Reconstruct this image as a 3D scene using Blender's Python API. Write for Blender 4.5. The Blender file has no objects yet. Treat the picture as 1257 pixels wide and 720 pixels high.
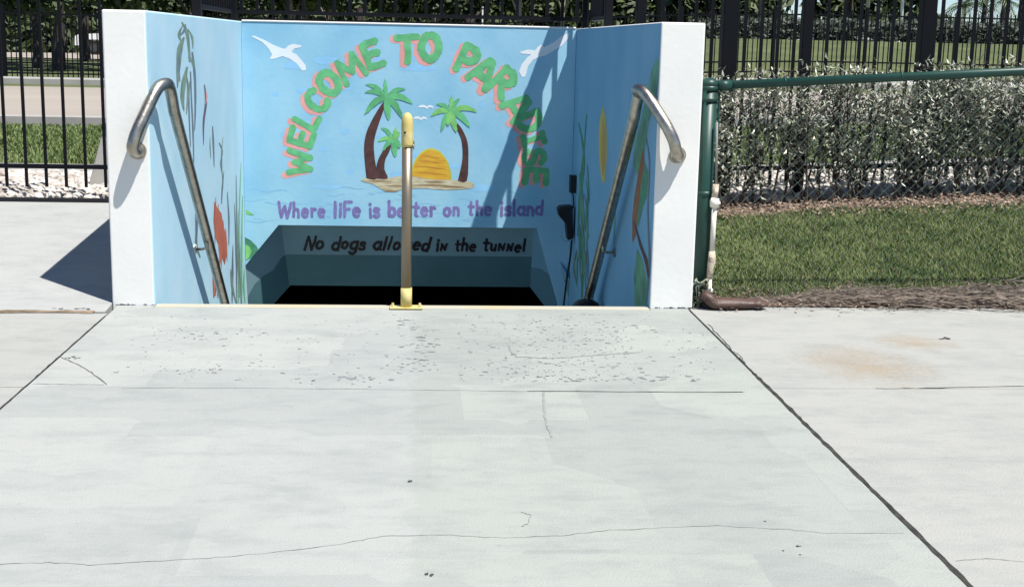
import bpy, bmesh, math, random
from mathutils import Vector, Matrix
from mathutils.geometry import tessellate_polygon
random.seed(7)
SC = bpy.context.scene
COL = SC.collection
# ------------------------------------------------------------------ camera
F, PIT, YAW, ROL, CH = 1597.24, 0.1897, 0.0762, 0.0213, 1.4
fwd = Vector((math.sin(YAW)*math.cos(PIT), math.cos(YAW)*math.cos(PIT), -math.sin(PIT)))
rt0 = Vector((math.cos(YAW), -math.sin(YAW), 0)); up0 = rt0.cross(fwd)
rt = math.cos(ROL)*rt0+math.sin(ROL)*up0; upv = math.cos(ROL)*up0-math.sin(ROL)*rt0
cd = bpy.data.cameras.new('camera'); cam = bpy.data.objects.new('camera', cd); COL.objects.link(cam)
cam.matrix_world = Matrix(((rt.x, upv.x, -fwd.x, 0), (rt.y, upv.y, -fwd.y, 0), (rt.z, upv.z, -fwd.z, CH), (0, 0, 0, 1)))
cd.sensor_width = 36; cd.lens = F/1257*36; cd.clip_start = 0.05; cd.clip_end = 5000
SC.camera = cam
# ------------------------------------------------------------------ light
SUN = Vector((-0.50, 0.49, -1.42)).normalized()          # direction the light travels
w = bpy.data.worlds.new('World'); SC.world = w; w.use_nodes = True
nt = w.node_tree; bg = nt.nodes['Background']; sk = nt.nodes.new('ShaderNodeTexSky')
sk.sky_type = 'NISHITA'; sk.sun_disc = False
sk.sun_elevation = math.asin(-SUN.z); sk.sun_rotation = math.atan2(-SUN.x, -SUN.y)
sk.air_density = 1.0; sk.dust_density = 0.0; sk.ozone_density = 4.0; sk.altitude = 2500
nt.links.new(sk.outputs[0], bg.inputs[0]); bg.inputs[1].default_value = 0.075
sd = bpy.data.lights.new('sun', 'SUN'); sd.energy = 4.6; sd.angle = math.radians(0.5); sd.color = (1, 0.965, 0.91)
so = bpy.data.objects.new('sun', sd); COL.objects.link(so); so.rotation_euler = SUN.to_track_quat('-Z', 'Y').to_euler()
SC.view_settings.view_transform = 'Standard'; SC.view_settings.look = 'None'
SC.view_settings.exposure = 0.69; SC.view_settings.gamma = 1

# ------------------------------------------------------------------ helpers
def PX(px, py, x=None, y=None, z=None):
    """point where the sight line through photo pixel (px,py) meets a real plane"""
    d = fwd+rt*((px-628.5)/F)-upv*((py-360)/F)
    t = x/d.x if x is not None else (y/d.y if y is not None else (z-CH)/d.z)
    return Vector((0, 0, CH))+d*t
def lin(r, g, b):
    f = lambda c: ((c/255+0.055)/1.055)**2.4 if c > 10 else c/255/12.92
    return (f(r), f(g), f(b))
MATS = {}
def mat(name, col, rough=0.7, metal=0.0, var=0.12, scale=3.0, bump=0.0, bscale=60.0, stretch=(1, 1, 1), spec=0.4, col2=None, detail=5):
    if name in MATS: return MATS[name]
    m = bpy.data.materials.new(name); m.use_nodes = True; n = m.node_tree; L = n.links
    b = n.nodes['Principled BSDF']; b.inputs['Roughness'].default_value = rough; b.inputs['Metallic'].default_value = metal
    b.inputs['Specular IOR Level'].default_value = spec
    tc = n.nodes.new('ShaderNodeTexCoord'); mp = n.nodes.new('ShaderNodeMapping'); mp.inputs['Scale'].default_value = stretch
    L.new(tc.outputs['Object'], mp.inputs[0])
    nz = n.nodes.new('ShaderNodeTexNoise'); nz.inputs['Scale'].default_value = scale; nz.inputs['Detail'].default_value = detail
    L.new(mp.outputs[0], nz.inputs['Vector'])
    cr = n.nodes.new('ShaderNodeValToRGB'); cr.color_ramp.elements[0].position = 0.33; cr.color_ramp.elements[1].position = 0.67
    c2 = col2 if col2 else tuple(min(1, c*(1+var)) for c in col)
    c1 = col if col2 else tuple(c*(1-var) for c in col)
    cr.color_ramp.elements[0].color = (*c1, 1); cr.color_ramp.elements[1].color = (*c2, 1)
    L.new(nz.outputs[0], cr.inputs[0]); L.new(cr.outputs[0], b.inputs['Base Color'])
    if bump:
        n2 = n.nodes.new('ShaderNodeTexNoise'); n2.inputs['Scale'].default_value = bscale; n2.inputs['Detail'].default_value = 4
        L.new(tc.outputs['Object'], n2.inputs['Vector'])
        bp = n.nodes.new('ShaderNodeBump'); bp.inputs['Strength'].default_value = bump; bp.inputs['Distance'].default_value = 0.01
        L.new(n2.outputs[0], bp.inputs['Height']); L.new(bp.outputs[0], b.inputs['Normal'])
    MATS[name] = m
    return m
def mesh(name, V, Fc, m, parent=None, smooth=False, mi=None):
    me = bpy.data.meshes.new(name); me.from_pydata([tuple(v) for v in V], [], Fc)
    for k in (m if isinstance(m, (list, tuple)) else [m]): me.materials.append(k)
    if mi: me.polygons.foreach_set('material_index', mi)
    if smooth: me.polygons.foreach_set('use_smooth', [True]*len(me.polygons))
    me.update()
    o = bpy.data.objects.new(name, me); COL.objects.link(o)
    if parent: o.parent = parent
    return o
class MB:
    def __init__(s): s.V = []; s.F = []
    def add(s, V, Fc):
        k = len(s.V); s.V += [tuple(v) for v in V]; s.F += [tuple(i+k for i in f) for f in Fc]; return s
    def box(s, x0, x1, y0, y1, z0, z1):
        return s.add([(x0, y0, z0), (x1, y0, z0), (x1, y1, z0), (x0, y1, z0), (x0, y0, z1), (x1, y0, z1), (x1, y1, z1), (x0, y1, z1)],
                     [(0, 3, 2, 1), (4, 5, 6, 7), (0, 1, 5, 4), (1, 2, 6, 5), (2, 3, 7, 6), (3, 0, 4, 7)])
    def tube(s, pts, rad, n=10, cap=True):
        pts = [Vector(p) for p in pts]; rr = rad if isinstance(rad, (list, tuple)) else [rad]*len(pts)
        V = []; prev = None
        for i, p in enumerate(pts):
            t = (pts[min(i+1, len(pts)-1)]-pts[max(i-1, 0)]).normalized()
            if prev is None: a = t.orthogonal().normalized()
            else: a = (prev-t*prev.dot(t)).normalized()
            prev = a; b = t.cross(a)
            for k in range(n):
                an = 2*math.pi*k/n; V.append(p+(a*math.cos(an)+b*math.sin(an))*rr[i])
        Fc = []
        for i in range(len(pts)-1):
            for k in range(n): Fc.append((i*n+k, i*n+(k+1) % n, (i+1)*n+(k+1) % n, (i+1)*n+k))
        if cap: Fc += [tuple(reversed(range(n))), tuple(range((len(pts)-1)*n, len(pts)*n))]
        return s.add(V, Fc)
    def build(s, name, m, parent=None, smooth=False): return mesh(name, s.V, s.F, m, parent, smooth)
def tag(o, label=None, cat=None, group=None, kind=None):
    for k, v in (('label', label), ('category', cat), ('group', group), ('kind', kind)):
        if v: o[k] = v
    return o
def empty(name, loc, label=None, cat=None, group=None, kind=None):
    o = bpy.data.objects.new(name, None); COL.objects.link(o); o.location = loc; o.empty_display_size = 0.1
    tag(o, label, cat, group, kind)
    return o
def keep(child, parent):
    """parent without moving: parents here carry only a location"""
    child.parent = parent; child.matrix_parent_inverse = Matrix.Translation(-parent.location); return child
def part(mb, name, m, parent, smooth=False):
    o = mb.build(name, m, None, smooth); keep(o, parent); return o
def sub(mb, name, m, parent, smooth=False):
    o = mb.build(name, m, None, smooth); o.parent = parent; return o
def bevel(o, wd=0.004, seg=2):
    b = o.modifiers.new('bevel', 'BEVEL'); b.width = wd; b.segments = seg; b.limit_method = 'ANGLE'; return o
def spline(P, n=6):
    P = [Vector(p) for p in P]; out = []
    for i in range(len(P)-1):
        a = P[max(i-1, 0)]; b = P[i]; c = P[i+1]; d = P[min(i+2, len(P)-1)]
        for k in range(n):
            t = k/n
            out.append(0.5*((2*b)+(c-a)*t+(2*a-5*b+4*c-d)*t*t+(3*b-a-3*c+d)*t**3))
    out.append(P[-1]); return out
def S(a, b, v):
    t = min(1, max(0, (v-a)/(b-a))); return t*t*(3-2*t)
def H(x, y):
    z = 0.085*min(max(y-(6.75 if x < 0 else 6.95), 0), 2.7)
    z += 0.05*min(max(x-1.6, 0), 4)*S(6.9, 9.2, y)
    z += 1.30*S(30, 45, y)*S(2, 11, x)
    return z
def ngon_faces(P):
    return [tuple(t) for t in tessellate_polygon([[Vector(p) for p in P]])]

# ------------------------------------------------------------------ materials
def concrete(name, base, patch=True):
    m = bpy.data.materials.new(name); m.use_nodes = True; n = m.node_tree; L = n.links
    b = n.nodes['Principled BSDF']; b.inputs['Roughness'].default_value = 0.85; b.inputs['Specular IOR Level'].default_value = 0.25
    tc = n.nodes.new('ShaderNodeTexCoord')
    def noise(sc, st=(1, 1, 1), det=6, rough=0.6):
        mp = n.nodes.new('ShaderNodeMapping'); mp.inputs['Scale'].default_value = st; L.new(tc.outputs['Object'], mp.inputs[0])
        z = n.nodes.new('ShaderNodeTexNoise'); z.inputs['Scale'].default_value = sc; z.inputs['Detail'].default_value = det
        z.inputs['Roughness'].default_value = rough; L.new(mp.outputs[0], z.inputs['Vector']); return z.outputs[0]
    def ramp(src, a, ca, bb, cb):
        r = n.nodes.new('ShaderNodeValToRGB'); r.color_ramp.elements[0].position = a; r.color_ramp.elements[1].position = bb
        r.color_ramp.elements[0].color = (ca, ca, ca, 1) if not isinstance(ca, tuple) else (*ca, 1)
        r.color_ramp.elements[1].color = (cb, cb, cb, 1) if not isinstance(cb, tuple) else (*cb, 1)
        L.new(src, r.inputs[0]); return r.outputs[0]
    def mul(a, c):
        k = n.nodes.new('ShaderNodeMix'); k.data_type = 'RGBA'; k.blend_type = 'MULTIPLY'; k.inputs[0].default_value = 1
        L.new(a, k.inputs[6]); L.new(c, k.inputs[7]); return k.outputs[2]
    c = ramp(noise(0.9), 0.3, tuple(v*0.94 for v in base), 0.7, base)
    c = mul(c, ramp(noise(3.4, (1, 2.6, 1), 9, 0.7), 0.36, (0.89, 0.905, 0.915), 0.52, 1.0))      # roller streaks across
    c = mul(c, ramp(noise(240, det=2), 0.3, 0.93, 0.6, 1.0))
    c = mul(c, ramp(noise(28, (1, 1, 1), 8, 0.7), 0.30, 0.90, 0.42, 1.0))
    c = mul(c, ramp(noise(1.7, (1, 1.2, 1), 10, 0.75), 0.42, (0.935, 0.94, 0.945), 0.50, 1.0))
    c = mul(c, ramp(noise(600, det=1), 0.25, 0.90, 0.55, 1.0))
    c = mul(c, ramp(noise(14, (1, 1.4, 1), 12, 0.85), 0.33, (0.80, 0.80, 0.80), 0.42, 1.0))
    if patch:
        sx = n.nodes.new('ShaderNodeSeparateXYZ'); L.new(tc.outputs['Object'], sx.inputs[0]); ad = n.nodes.new('ShaderNodeMath'); ad.operation = 'MULTIPLY_ADD'; ad.inputs[1].default_value = .22
        L.new(noise(2.2, (.3, 3, 1), 3), ad.inputs[0]); L.new(sx.outputs[0], ad.inputs[2])
        c = mul(c, ramp(ad.outputs[0], 0.095, 1.0, 0.115, (0.925, 0.945, 0.92)))
        v = n.nodes.new('ShaderNodeTexVoronoi'); v.distance = 'CHEBYCHEV'; v.inputs['Scale'].default_value = 1.5; v.inputs['Randomness'].default_value = 0.9
        L.new(tc.outputs['Object'], v.inputs['Vector']); sp = n.nodes.new('ShaderNodeSeparateColor'); L.new(v.outputs['Color'], sp.inputs[0])
        c = mul(c, ramp(sp.outputs[0], 0.2, (0.895, 0.91, 0.925), 0.8, 1.0))
    L.new(c, b.inputs['Base Color'])
    bp = n.nodes.new('ShaderNodeBump'); bp.inputs['Strength'].default_value = 0.6; bp.inputs['Distance'].default_value = 0.005
    L.new(noise(120, det=6), bp.inputs['Height']); L.new(bp.outputs[0], b.inputs['Normal'])
    return m
M_con = concrete('painted_concrete', (0.40, 0.41, 0.385))
M_con_r = concrete('bare_concrete', (0.38, 0.382, 0.355), False)
M_con_a = concrete('apron_concrete', (0.395, 0.40, 0.385), False)
M_dark = mat('dark_joint', (0.02, 0.019, 0.017), 0.95)
M_white = mat('white_wall_paint', (0.75, 0.745, 0.71), 0.8, var=0.035, scale=2.5, bump=0.10, bscale=30, spec=.2)
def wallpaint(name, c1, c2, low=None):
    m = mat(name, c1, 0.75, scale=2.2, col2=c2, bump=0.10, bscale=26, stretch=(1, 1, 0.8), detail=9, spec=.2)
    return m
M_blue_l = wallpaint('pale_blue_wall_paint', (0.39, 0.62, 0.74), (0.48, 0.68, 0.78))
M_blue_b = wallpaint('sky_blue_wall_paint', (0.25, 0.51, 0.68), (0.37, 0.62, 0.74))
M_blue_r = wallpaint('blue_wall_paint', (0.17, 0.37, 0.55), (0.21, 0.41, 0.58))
M_cloud = mat('thin_pale_blue_paint', (0.28, 0.56, 0.80), 0.7, var=0.08, scale=6)
M_sea = mat('sea_stroke_paint', (0.22, 0.48, 0.72), 0.7, var=0.15, scale=6, stretch=(1, 1, 6))
M_teal = mat('teal_paint_shaded', (0.075, 0.165, 0.185), 0.6, var=0.10, scale=2)  # teal with the recess's deeper shading put into its colour
M_teal2 = mat('teal_paint_lighter', (0.20, 0.31, 0.35), 0.6, var=0.08, scale=2)  # same teal, lighter tone for the less shaded upper recess
M_tealr = mat('slate_paint_lighter', (0.15, 0.30, 0.42), 0.6, var=0.08, scale=2)
M_tealr2 = mat('slate_paint_shaded', (0.09, 0.20, 0.27), 0.6, var=0.08, scale=2)  # slate with the shade below the arc put into its colour
M_tun = mat('tunnel_concrete_darkened', (0.006, 0.007, 0.010), 0.9)  # near-black colour puts the passage's darkness into the concrete itself
M_green = mat('painted_green', (0.13, 0.47, 0.20), 0.7, var=0.15, scale=16)
M_green2 = mat('painted_bright_green', (0.20, 0.52, 0.15), 0.6, var=0.2, scale=14)
M_green3 = mat('painted_deep_green', (0.06, 0.23, 0.13), 0.6, var=0.25, scale=14)
M_sal = mat('painted_salmon', (0.78, 0.36, 0.32), 0.7, var=0.08, scale=12)
M_pur = mat('painted_purple', (0.20, 0.17, 0.40), 0.6, var=0.15, scale=20)
M_blk = mat('painted_black_red', (0.012, 0.006, 0.010), 0.5)
M_brn = mat('painted_brown', (0.085, 0.035, 0.030), 0.6, var=0.3, scale=20)
M_wht = mat('painted_white', (0.78, 0.82, 0.84), 0.6, var=0.04)
M_wht2 = mat('painted_faint_white', (0.42, 0.66, 0.84), 0.6, var=0.06)
M_org = mat('painted_sun_orange', (0.62, 0.30, 0.03), 0.6, var=0.2, scale=9, col2=(0.72, 0.45, 0.04), stretch=(1, 1, 5))
M_rim = mat('painted_sun_rim', (0.55, 0.50, 0.05), 0.6)
M_goldl = mat('painted_gold', (0.66, 0.40, 0.04), .6)
M_sand = mat('painted_sand', (0.42, 0.34, 0.20), 0.7, scale=14, col2=(0.62, 0.58, 0.40), stretch=(1, 1, 5))
M_sand2 = mat('painted_dark_sand', (0.30, 0.20, 0.11), 0.7, var=0.2)
M_red = mat('painted_red', (0.45, 0.12, 0.07), 0.7, var=0.15, scale=10)
M_sal2 = mat('painted_brick', (0.50, 0.17, 0.11), 0.7, var=0.2, scale=14)
M_grn_l = mat('painted_grey_green', (0.17, 0.25, 0.19), 0.6, var=0.25, scale=14)
M_slate = mat('painted_slate', (0.13, 0.18, 0.22), 0.6, var=0.2, scale=14)
M_yel = mat('painted_yellow', (0.55, 0.42, 0.05), 0.6, var=0.15)
M_steel = mat('weathered_stainless_steel', (0.41, 0.375, 0.32), 0.36, metal=1.0, var=0.22, scale=22, bump=0.12, bscale=90, detail=7)
M_postyel = mat('worn_yellow_paint', (0.52, 0.40, 0.10), 0.55, scale=12, col2=(0.62, 0.54, 0.27), bump=0.2, bscale=60)
M_postgrey = mat('dull_grey_steel', (0.25, 0.205, 0.15), 0.42, metal=0.7, var=0.15, scale=9, stretch=(1, 1, 0.3))
M_nos = mat('worn_yellow_edge_paint', (0.46, 0.40, 0.25), 0.7, scale=3, col2=(0.42, 0.41, 0.36), detail=8)
M_alu = mat('black_aluminium_paint', (0.004, 0.0045, 0.007), 0.55, var=0.1, spec=.15)
M_grnpipe = mat('dark_green_vinyl', (0.012, 0.052, 0.040), 0.42, var=0.15, scale=6)
M_grnwire = mat('green_vinyl_wire', (0.10, 0.135, 0.11), 0.45, var=0.15)
M_pvc = mat('weathered_white_pvc', (0.72, 0.68, 0.60), 0.6, var=0.15, scale=14)
M_rust = mat('crusted_pvc', (0.50, 0.42, 0.33), 0.9, var=0.4, scale=40, bump=0.8, bscale=70)
M_blkpl = mat('black_plastic', (0.008, 0.008, 0.010), 0.5)
M_stone = mat('white_gravel_stone', (0.30, 0.26, 0.22), 0.85, scale=9, col2=(0.66, 0.62, 0.57))
M_bed = mat('gravel_bed', (0.09, 0.075, 0.06), 0.95, var=0.4, scale=40)
M_litter = mat('leaf_litter', (0.16, 0.115, 0.085), 0.95, scale=60, col2=(0.30, 0.22, 0.165), bump=1.0, bscale=90)
M_litleaf = mat('dead_leaf', (0.14, 0.09, 0.06), 0.8, scale=30, col2=(0.42, 0.32, 0.25))
M_strand = mat('dead_palm_fibre', (0.10, 0.075, 0.06), 0.85, scale=20, col2=(0.36, 0.29, 0.23))
M_boot = mat('dark_brown_palm_sheath', (0.035, 0.018, 0.016), 0.5, scale=14, col2=(0.13, 0.08, 0.06), stretch=(0.5, 6, 6), bump=0.4, bscale=40)
M_soil = mat('lawn_ground', (0.065, 0.085, 0.030), 0.95, scale=0.9, col2=(0.11, 0.125, 0.048), bump=0.6, bscale=25, detail=9)
M_blade = mat('grass_blade', (0.065, 0.115, 0.028), 0.6, scale=4, col2=(0.19, 0.235, 0.08), detail=10)
M_blade2 = mat('dry_grass_blade', (0.24, 0.20, 0.11), 0.7, var=0.25, scale=12)
M_road = mat('pale_road', (0.29, 0.255, 0.215), 0.9, scale=0.5, col2=(0.345, 0.305, 0.26), stretch=(0.12, 1, 1), detail=8)
M_kerb = mat('pale_kerb', (0.33, 0.32, 0.30), 0.9, var=0.08)
M_bark = mat('tree_bark', (0.055, 0.048, 0.045), 0.95, var=0.35, scale=6, bump=0.8, bscale=20, stretch=(3, 3, 0.6))
M_barkp = mat('pale_tree_bark', (0.24, 0.22, 0.19), 0.95, var=0.2, scale=6, bump=0.5, bscale=20)
M_leafA = mat('dark_tree_leaf', (0.010, 0.022, 0.008), 0.6, scale=1.6, col2=(0.075, 0.105, 0.030), detail=8)
M_leafB = mat('mid_tree_leaf', (0.018, 0.036, 0.012), 0.6, scale=1.6, col2=(0.080, 0.105, 0.038), detail=8)
M_leafH = mat('silvery_hedge_leaf', (0.15, 0.165, 0.105), 0.42, scale=18, col2=(0.46, 0.47, 0.38), spec=0.6)
M_twig = mat('hedge_twig', (0.060, 0.045, 0.040), 0.9, var=0.3, scale=20)
M_frond = mat('palm_frond', (0.05, 0.085, 0.03), 0.5, scale=3, col2=(0.13, 0.17, 0.07))
M_carw = mat('white_car_paint', (0.80, 0.81, 0.82), 0.3, var=0.02)
M_glass = mat('dark_glass', (0.02, 0.025, 0.03), 0.1)
M_tyre = mat('tyre_rubber', (0.012, 0.012, 0.012), 0.8)
M_rim2 = mat('grey_wheel_rim', (0.10, 0.10, 0.10), 0.35, metal=0.8)
M_pole = mat('pale_grey_pole', (0.36, 0.35, 0.33), 0.6)

# ------------------------------------------------------------------ ground, one sheet with the stairwell left open
WX0, WX1, WX2, WX3, WY0, WY1, WT = -1.590, -1.369, 1.276, 1.512, 6.866, 10.53, 1.525
def frange(a, b, st):
    n = max(1, round((b-a)/st)); return [a+(b-a)*i/n for i in range(n)]
xs = [-2500, -1200, -500, -250]+frange(-150, -10, 10)+frange(-10, -1.55, 0.6)+[-1.55, -0.5, 0.5, 1.49]+frange(1.60, 6, 0.2)+frange(6, 20, 1)+frange(20, 150, 8)+[150, 250, 500, 1200, 2500]
ys = [-400, -100, -20, 0, 3, 6.70, 6.72]+frange(6.76, 10.6, 0.16)+[10.70]+frange(11, 34, 1)+frange(34, 70, 2)+frange(70, 150, 10)+[150, 250, 500, 1200, 2800]
V = []; Fc = []
for j, y in enumerate(ys):
    for i, x in enumerate(xs):
        V.append((x, y, -0.13 if y <= 6.70 or (x > 0 and y < 6.94) else (-0.13 if (x < 1.495 and y < 9.2) else H(x, y))))
nx = len(xs)
for j in range(len(ys)-1):
    for i in range(nx-1):
        cx = (xs[i]+xs[i+1])/2; cy = (ys[j]+ys[j+1])/2
        if -1.55 < cx < 1.49 and 6.72 < cy < 10.70: continue
        Fc.append((j*nx+i, j*nx+i+1, (j+1)*nx+i+1, (j+1)*nx+i))
tag(mesh('ground', V, Fc, M_soil, smooth=True), kind='structure')
def strip(name, x0, x1, y0, y1, dz, m, nxx=40, nyy=4, kind='structure', wob=0):
    V = []; Fc = []
    for j in range(nyy+1):
        for i in range(nxx+1):
            x = x0+(x1-x0)*i/nxx; y = y0+(y1-y0)*j/nyy
            if wob and j in (0, nyy): y += random.uniform(-wob, wob)
            V.append((x, y, H(x, y)+dz))
    for j in range(nyy):
        for i in range(nxx): Fc.append((j*(nxx+1)+i, j*(nxx+1)+i+1, (j+1)*(nxx+1)+i+1, (j+1)*(nxx+1)+i))
    return tag(mesh(name, V, Fc, m), kind=kind)
strip('road', -160, 160, 17.5, 29.6, 0.02, M_road, 160, 6)
strip('roadside_path', -160, 160, 11.35, 12.0, 0.02, M_kerb, 200, 2)
k = MB()
for (ya, yb) in ((17.2, 17.5), (31.6, 33.0)):
    n = 120
    for i in range(n):
        x0 = -120+2*i; x1 = x0+2; 
        k.add([(x0, ya, H(x0, ya)+.12), (x1, ya, H(x1, ya)+.12), (x1, yb, H(x1, yb)+.12), (x0, yb, H(x0, yb)+.12), (x0, ya, H(x0, ya)-.05), (x1, ya, H(x1, ya)-.05)], [(0, 1, 2, 3), (4, 5, 1, 0)])
tag(k.build('kerb', M_kerb), kind='structure')
strip('pale_parking_area', -160, 2, 64, 104, 0.03, M_road, 60, 6)
# ------------------------------------------------------------------ pavement of slabs
pave = empty('pavement', (0, 0, 0), kind='structure')
def slab(pts, m, z=0.0, fn=None, label=None):
    """one cast slab: polygon top with thickness"""
    n = len(pts); V = [(x, y, (fn(x, y) if fn else z)) for x, y in pts]+[(x, y, (fn(x, y) if fn else z)-0.11) for x, y in pts]
    T = ngon_faces([(x, y, 0) for x, y in pts])
    F2 = []
    for t in T:
        a, b, c = [Vector((*pts[i], 0)) for i in t]
        if (b-a).cross(c-a).z < 0: t = (t[0], t[2], t[1])
        F2.append(t)
    F2 += [tuple(reversed([i+n for i in t])) for t in F2[:]]
    F2 += [(i+n, (i+1) % n+n, (i+1) % n, i) for i in range(n)]
    o = mesh('concrete_slab', V, F2, m); o.parent = pave
    bevel(o, 0.0015, 1)
    return o
def wavy(a, b, amp, n=14):
    out = []
    for i in range(n+1):
        t = i/n; e = 0 if i in (0, n) else random.uniform(-amp, amp)
        out.append((a[0]+(b[0]-a[0])*t+e, a[1]+(b[1]-a[1])*t+e*0.6))
    return out
JL, JR, JY = -1.563, 1.489, 5.205
g = 0.004
slab([(JL+g, JY+g*.2), (JR-g*1.3, JY+g*.2), (JR-g*1.3, WY0-0.045), (JL+g, WY0-0.045)], M_con)
slab([(JL+g, -6), (JR-g*1.6, -6), (JR-g*1.6, JY-g*.2), (JL+0.44, JY-g*.2), (JL+g, JY-g*.2)], M_con)
slab([(JR+g*1.6, -6), (9, -6), (9, JY-g), (JR+g*1.6, JY-g)], M_con_r)
slab([(JR+g*1.3, JY+g), (9, JY+g), (9, 6.93), (1.53, 6.93), (1.53, WY0-.01), (JR+g*1.3, WY0-.01)], M_con_r)
slab([(-9, -6), (JL-g, -6), (JL-g, JY-g), (-9, JY-g)], M_con_r)
slab([(-9, JY+g), (JL-g, JY+g), (JL-g, 6.655), (-9, 6.655)], M_con_r)
# left ramped apron up to the gravel
def ap(x, y): return max(0, 0.085*(y-6.75))
for (xa, xb) in ((-9, -4.6), (-4.592, -1.592)):
    slab([(xa, 6.70), (xb, 6.70), (xb, 6.75), (xb, 8.4), (xb, 9.40), (xa, 9.40), (xa, 8.4), (xa, 6.75)], M_con_a, fn=ap)
o = mesh('dirt_seam', [(x, y+random.uniform(-.012, .012), z) for y, z in ((6.645, .002), (6.72, .004)) for x in frange(-9, -1.59, .05)]+[], [], M_bed)
n = len(frange(-9, -1.59, .05)); bpy.data.objects.remove(o)
V = [(x, y+random.uniform(-.018, .014), z) for y, z in ((6.650, .003), (6.712, .004)) for x in frange(-9, -1.59, .05)]
mesh('dirt_seam', V, [(i, i+1, n+i+1, n+i) for i in range(n-1)], mat('sandy_dirt', (0.20, 0.15, 0.10), 0.95, var=0.5, scale=14), pave)
# dark bedding under the joints
tag(MB().box(-9, 9, -6, 6.86, -0.14, -0.125).build('joint_bedding', M_dark, pave))
def ribbon(P, wd, z, taper=True):
    P = [Vector((p[0], p[1], 0)) for p in P]; V = []; Fc = []
    for i, p in enumerate(P):
        t = (P[min(i+1, len(P)-1)]-P[max(i-1, 0)]).normalized(); nn = Vector((-t.y, t.x, 0))
        ww = wd*random.uniform(0.5, 1.2)*0.5
        V += [p+nn*ww+Vector((0, 0, z)), p-nn*ww+Vector((0, 0, z))]
    for i in range(len(P)-1): Fc.append((2*i+1, 2*i+3, 2*i+2, 2*i))
    return V, Fc
def crackpx(pts, wd, m, jit=1.2, name='crack', sub_=6):
    Q = []
    for i in range(len(pts)-1):
        for k in range(sub_):
            t = k/sub_; Q.append((pts[i][0]+(pts[i+1][0]-pts[i][0])*t+random.uniform(-jit, jit), pts[i][1]+(pts[i+1][1]-pts[i][1])*t+random.uniform(-jit, jit)*.5))
    Q.append(pts[-1]); P = [PX(a, b, z=0) for a, b in Q]
    V, Fc = ribbon(P, wd, 0.0015); mesh(name, V, Fc, m, pave)
M_crk = mat('hairline_crack', (0.08, 0.078, 0.072), 0.95, var=0.4, scale=30)
M_crk2 = mat('faint_crack', (0.255, 0.258, 0.248), 0.95, var=0.2, scale=30)
crackpx([(0, 692), (60, 690), (110, 693), (200, 688), (280, 683), (350, 676), (420, 667), (470, 658), (540, 656), (620, 660), (690, 657), (740, 651), (800, 648), (880, 645), (960, 649), (1010, 654), (1110, 654)], 0.0028, M_crk2, 1.2)
crackpx([(72, 437), (95, 447), (112, 457), (131, 472)], 0.005, M_crk, .8)
crackpx([(40, 471), (90, 472), (128, 472)], 0.004, M_crk, .6)
crackpx([(667, 481), (668, 500), (671, 520), (677, 537)], 0.010, M_crk2, .8)
crackpx([(626, 414), (625, 428), (634, 438), (680, 440), (720, 437), (786, 432)], 0.008, M_crk2, .8)
crackpx([(1173, 688), (1210, 685), (1257, 689)], 0.003, M_crk2, .8)
crackpx([(868, 397), (885, 414), (905, 436), (915, 446)], 0.006, M_crk, 1.4)
crackpx([(896, 430), (906, 434), (912, 441), (903, 440)], 0.004, M_crk, .8)
M_gr = mat('joint_grime', (0.035, 0.033, 0.03), 0.95, var=.5, scale=30)
for (xj, ya, yb_, wd_) in ((JR, 2.9, 5.45, .019), (JR, 5.45, 6.86, .009), (JL, 4.0, 6.6, .009)):
    Q = [(xj+random.uniform(-.0015, .0015), ya+(yb_-ya)*k/60) for k in range(61)]; V, Fc = ribbon(Q, wd_, 0.0015); mesh('joint_filler', V, Fc, M_gr, pave)
crackpx([(150, 476), (300, 476), (500, 478), (640, 480), (780, 481), (915, 481)], 0.004, M_crk2, .7, 'joint_filler')
crackpx([(648, 480), (720, 480), (800, 481), (912, 481)], 0.008, M_crk, .6, 'joint_filler')
crackpx([(1075, 477), (1150, 476), (1257, 474)], 0.008, M_crk, .6, 'joint_filler')
crackpx([(640, 628), (652, 632), (648, 642), (640, 646)], 0.004, M_crk2, .8)
# peeling flakes of old paint
def flecks(cells, m, name):
    mb = MB()
    for (x0, y0, x1, y1, cnt, smin, smax) in cells:
        for _ in range(cnt):
            px = random.uniform(x0, x1); py = random.uniform(y0, y1); p = PX(px, py, z=0)
            a = random.uniform(smin, smax)*(random.choice((.55, .7, .8, 1.0)) if name.startswith('worn') else 1)
            if smax < .016 and name.startswith('worn') and random.random() < .62:      # curled edge of a flake: thin ragged arc
                L_ = a*random.uniform(2.0, 5.0); cv = random.uniform(-.5, .5)*L_; a0 = random.gauss(0, .45); N_ = 5; up_, dn_ = [], []
                for k in range(N_+1):
                    t = k/N_-.5; x = L_*t; y = cv*(.25-t*t)+random.uniform(-.1, .1)*a; hw = random.uniform(.15, .5)*a*(1-abs(t)*1.6)+.0006
                    up_.append((x, y+hw*1.7)); dn_.append((x, y-hw*1.7))
                Q = up_+dn_[::-1]; zz_ = .002+random.uniform(0, .0006)
                mb.add([(p.x+x*math.cos(a0)-y*math.sin(a0), p.y+x*math.sin(a0)+y*math.cos(a0), zz_) for x, y in Q], [(k, k+1, 2*N_-k, 2*N_+1-k) for k in range(N_)])
                continue
            b = a*random.uniform(0.25, 0.7); n = random.randint(6, 9); an = random.uniform(-.5, .5); V = []
            for k in range(n):
                t = 2*math.pi*k/n; rr_ = random.uniform(.4, 1.1); x = a*rr_*math.cos(t); y = b*rr_*math.sin(t)*2
                V.append((p.x+x*math.cos(an)-y*math.sin(an), p.y+x*math.sin(an)+y*math.cos(an), 0.002+random.uniform(0, .0003)))
            mb.add(V, [tuple(range(n))])
    return mb.build(name, m, pave)
M_chip = mat('worn_through_patch', (0.25, 0.255, 0.26), 0.95, var=0.45, scale=9)
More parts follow.
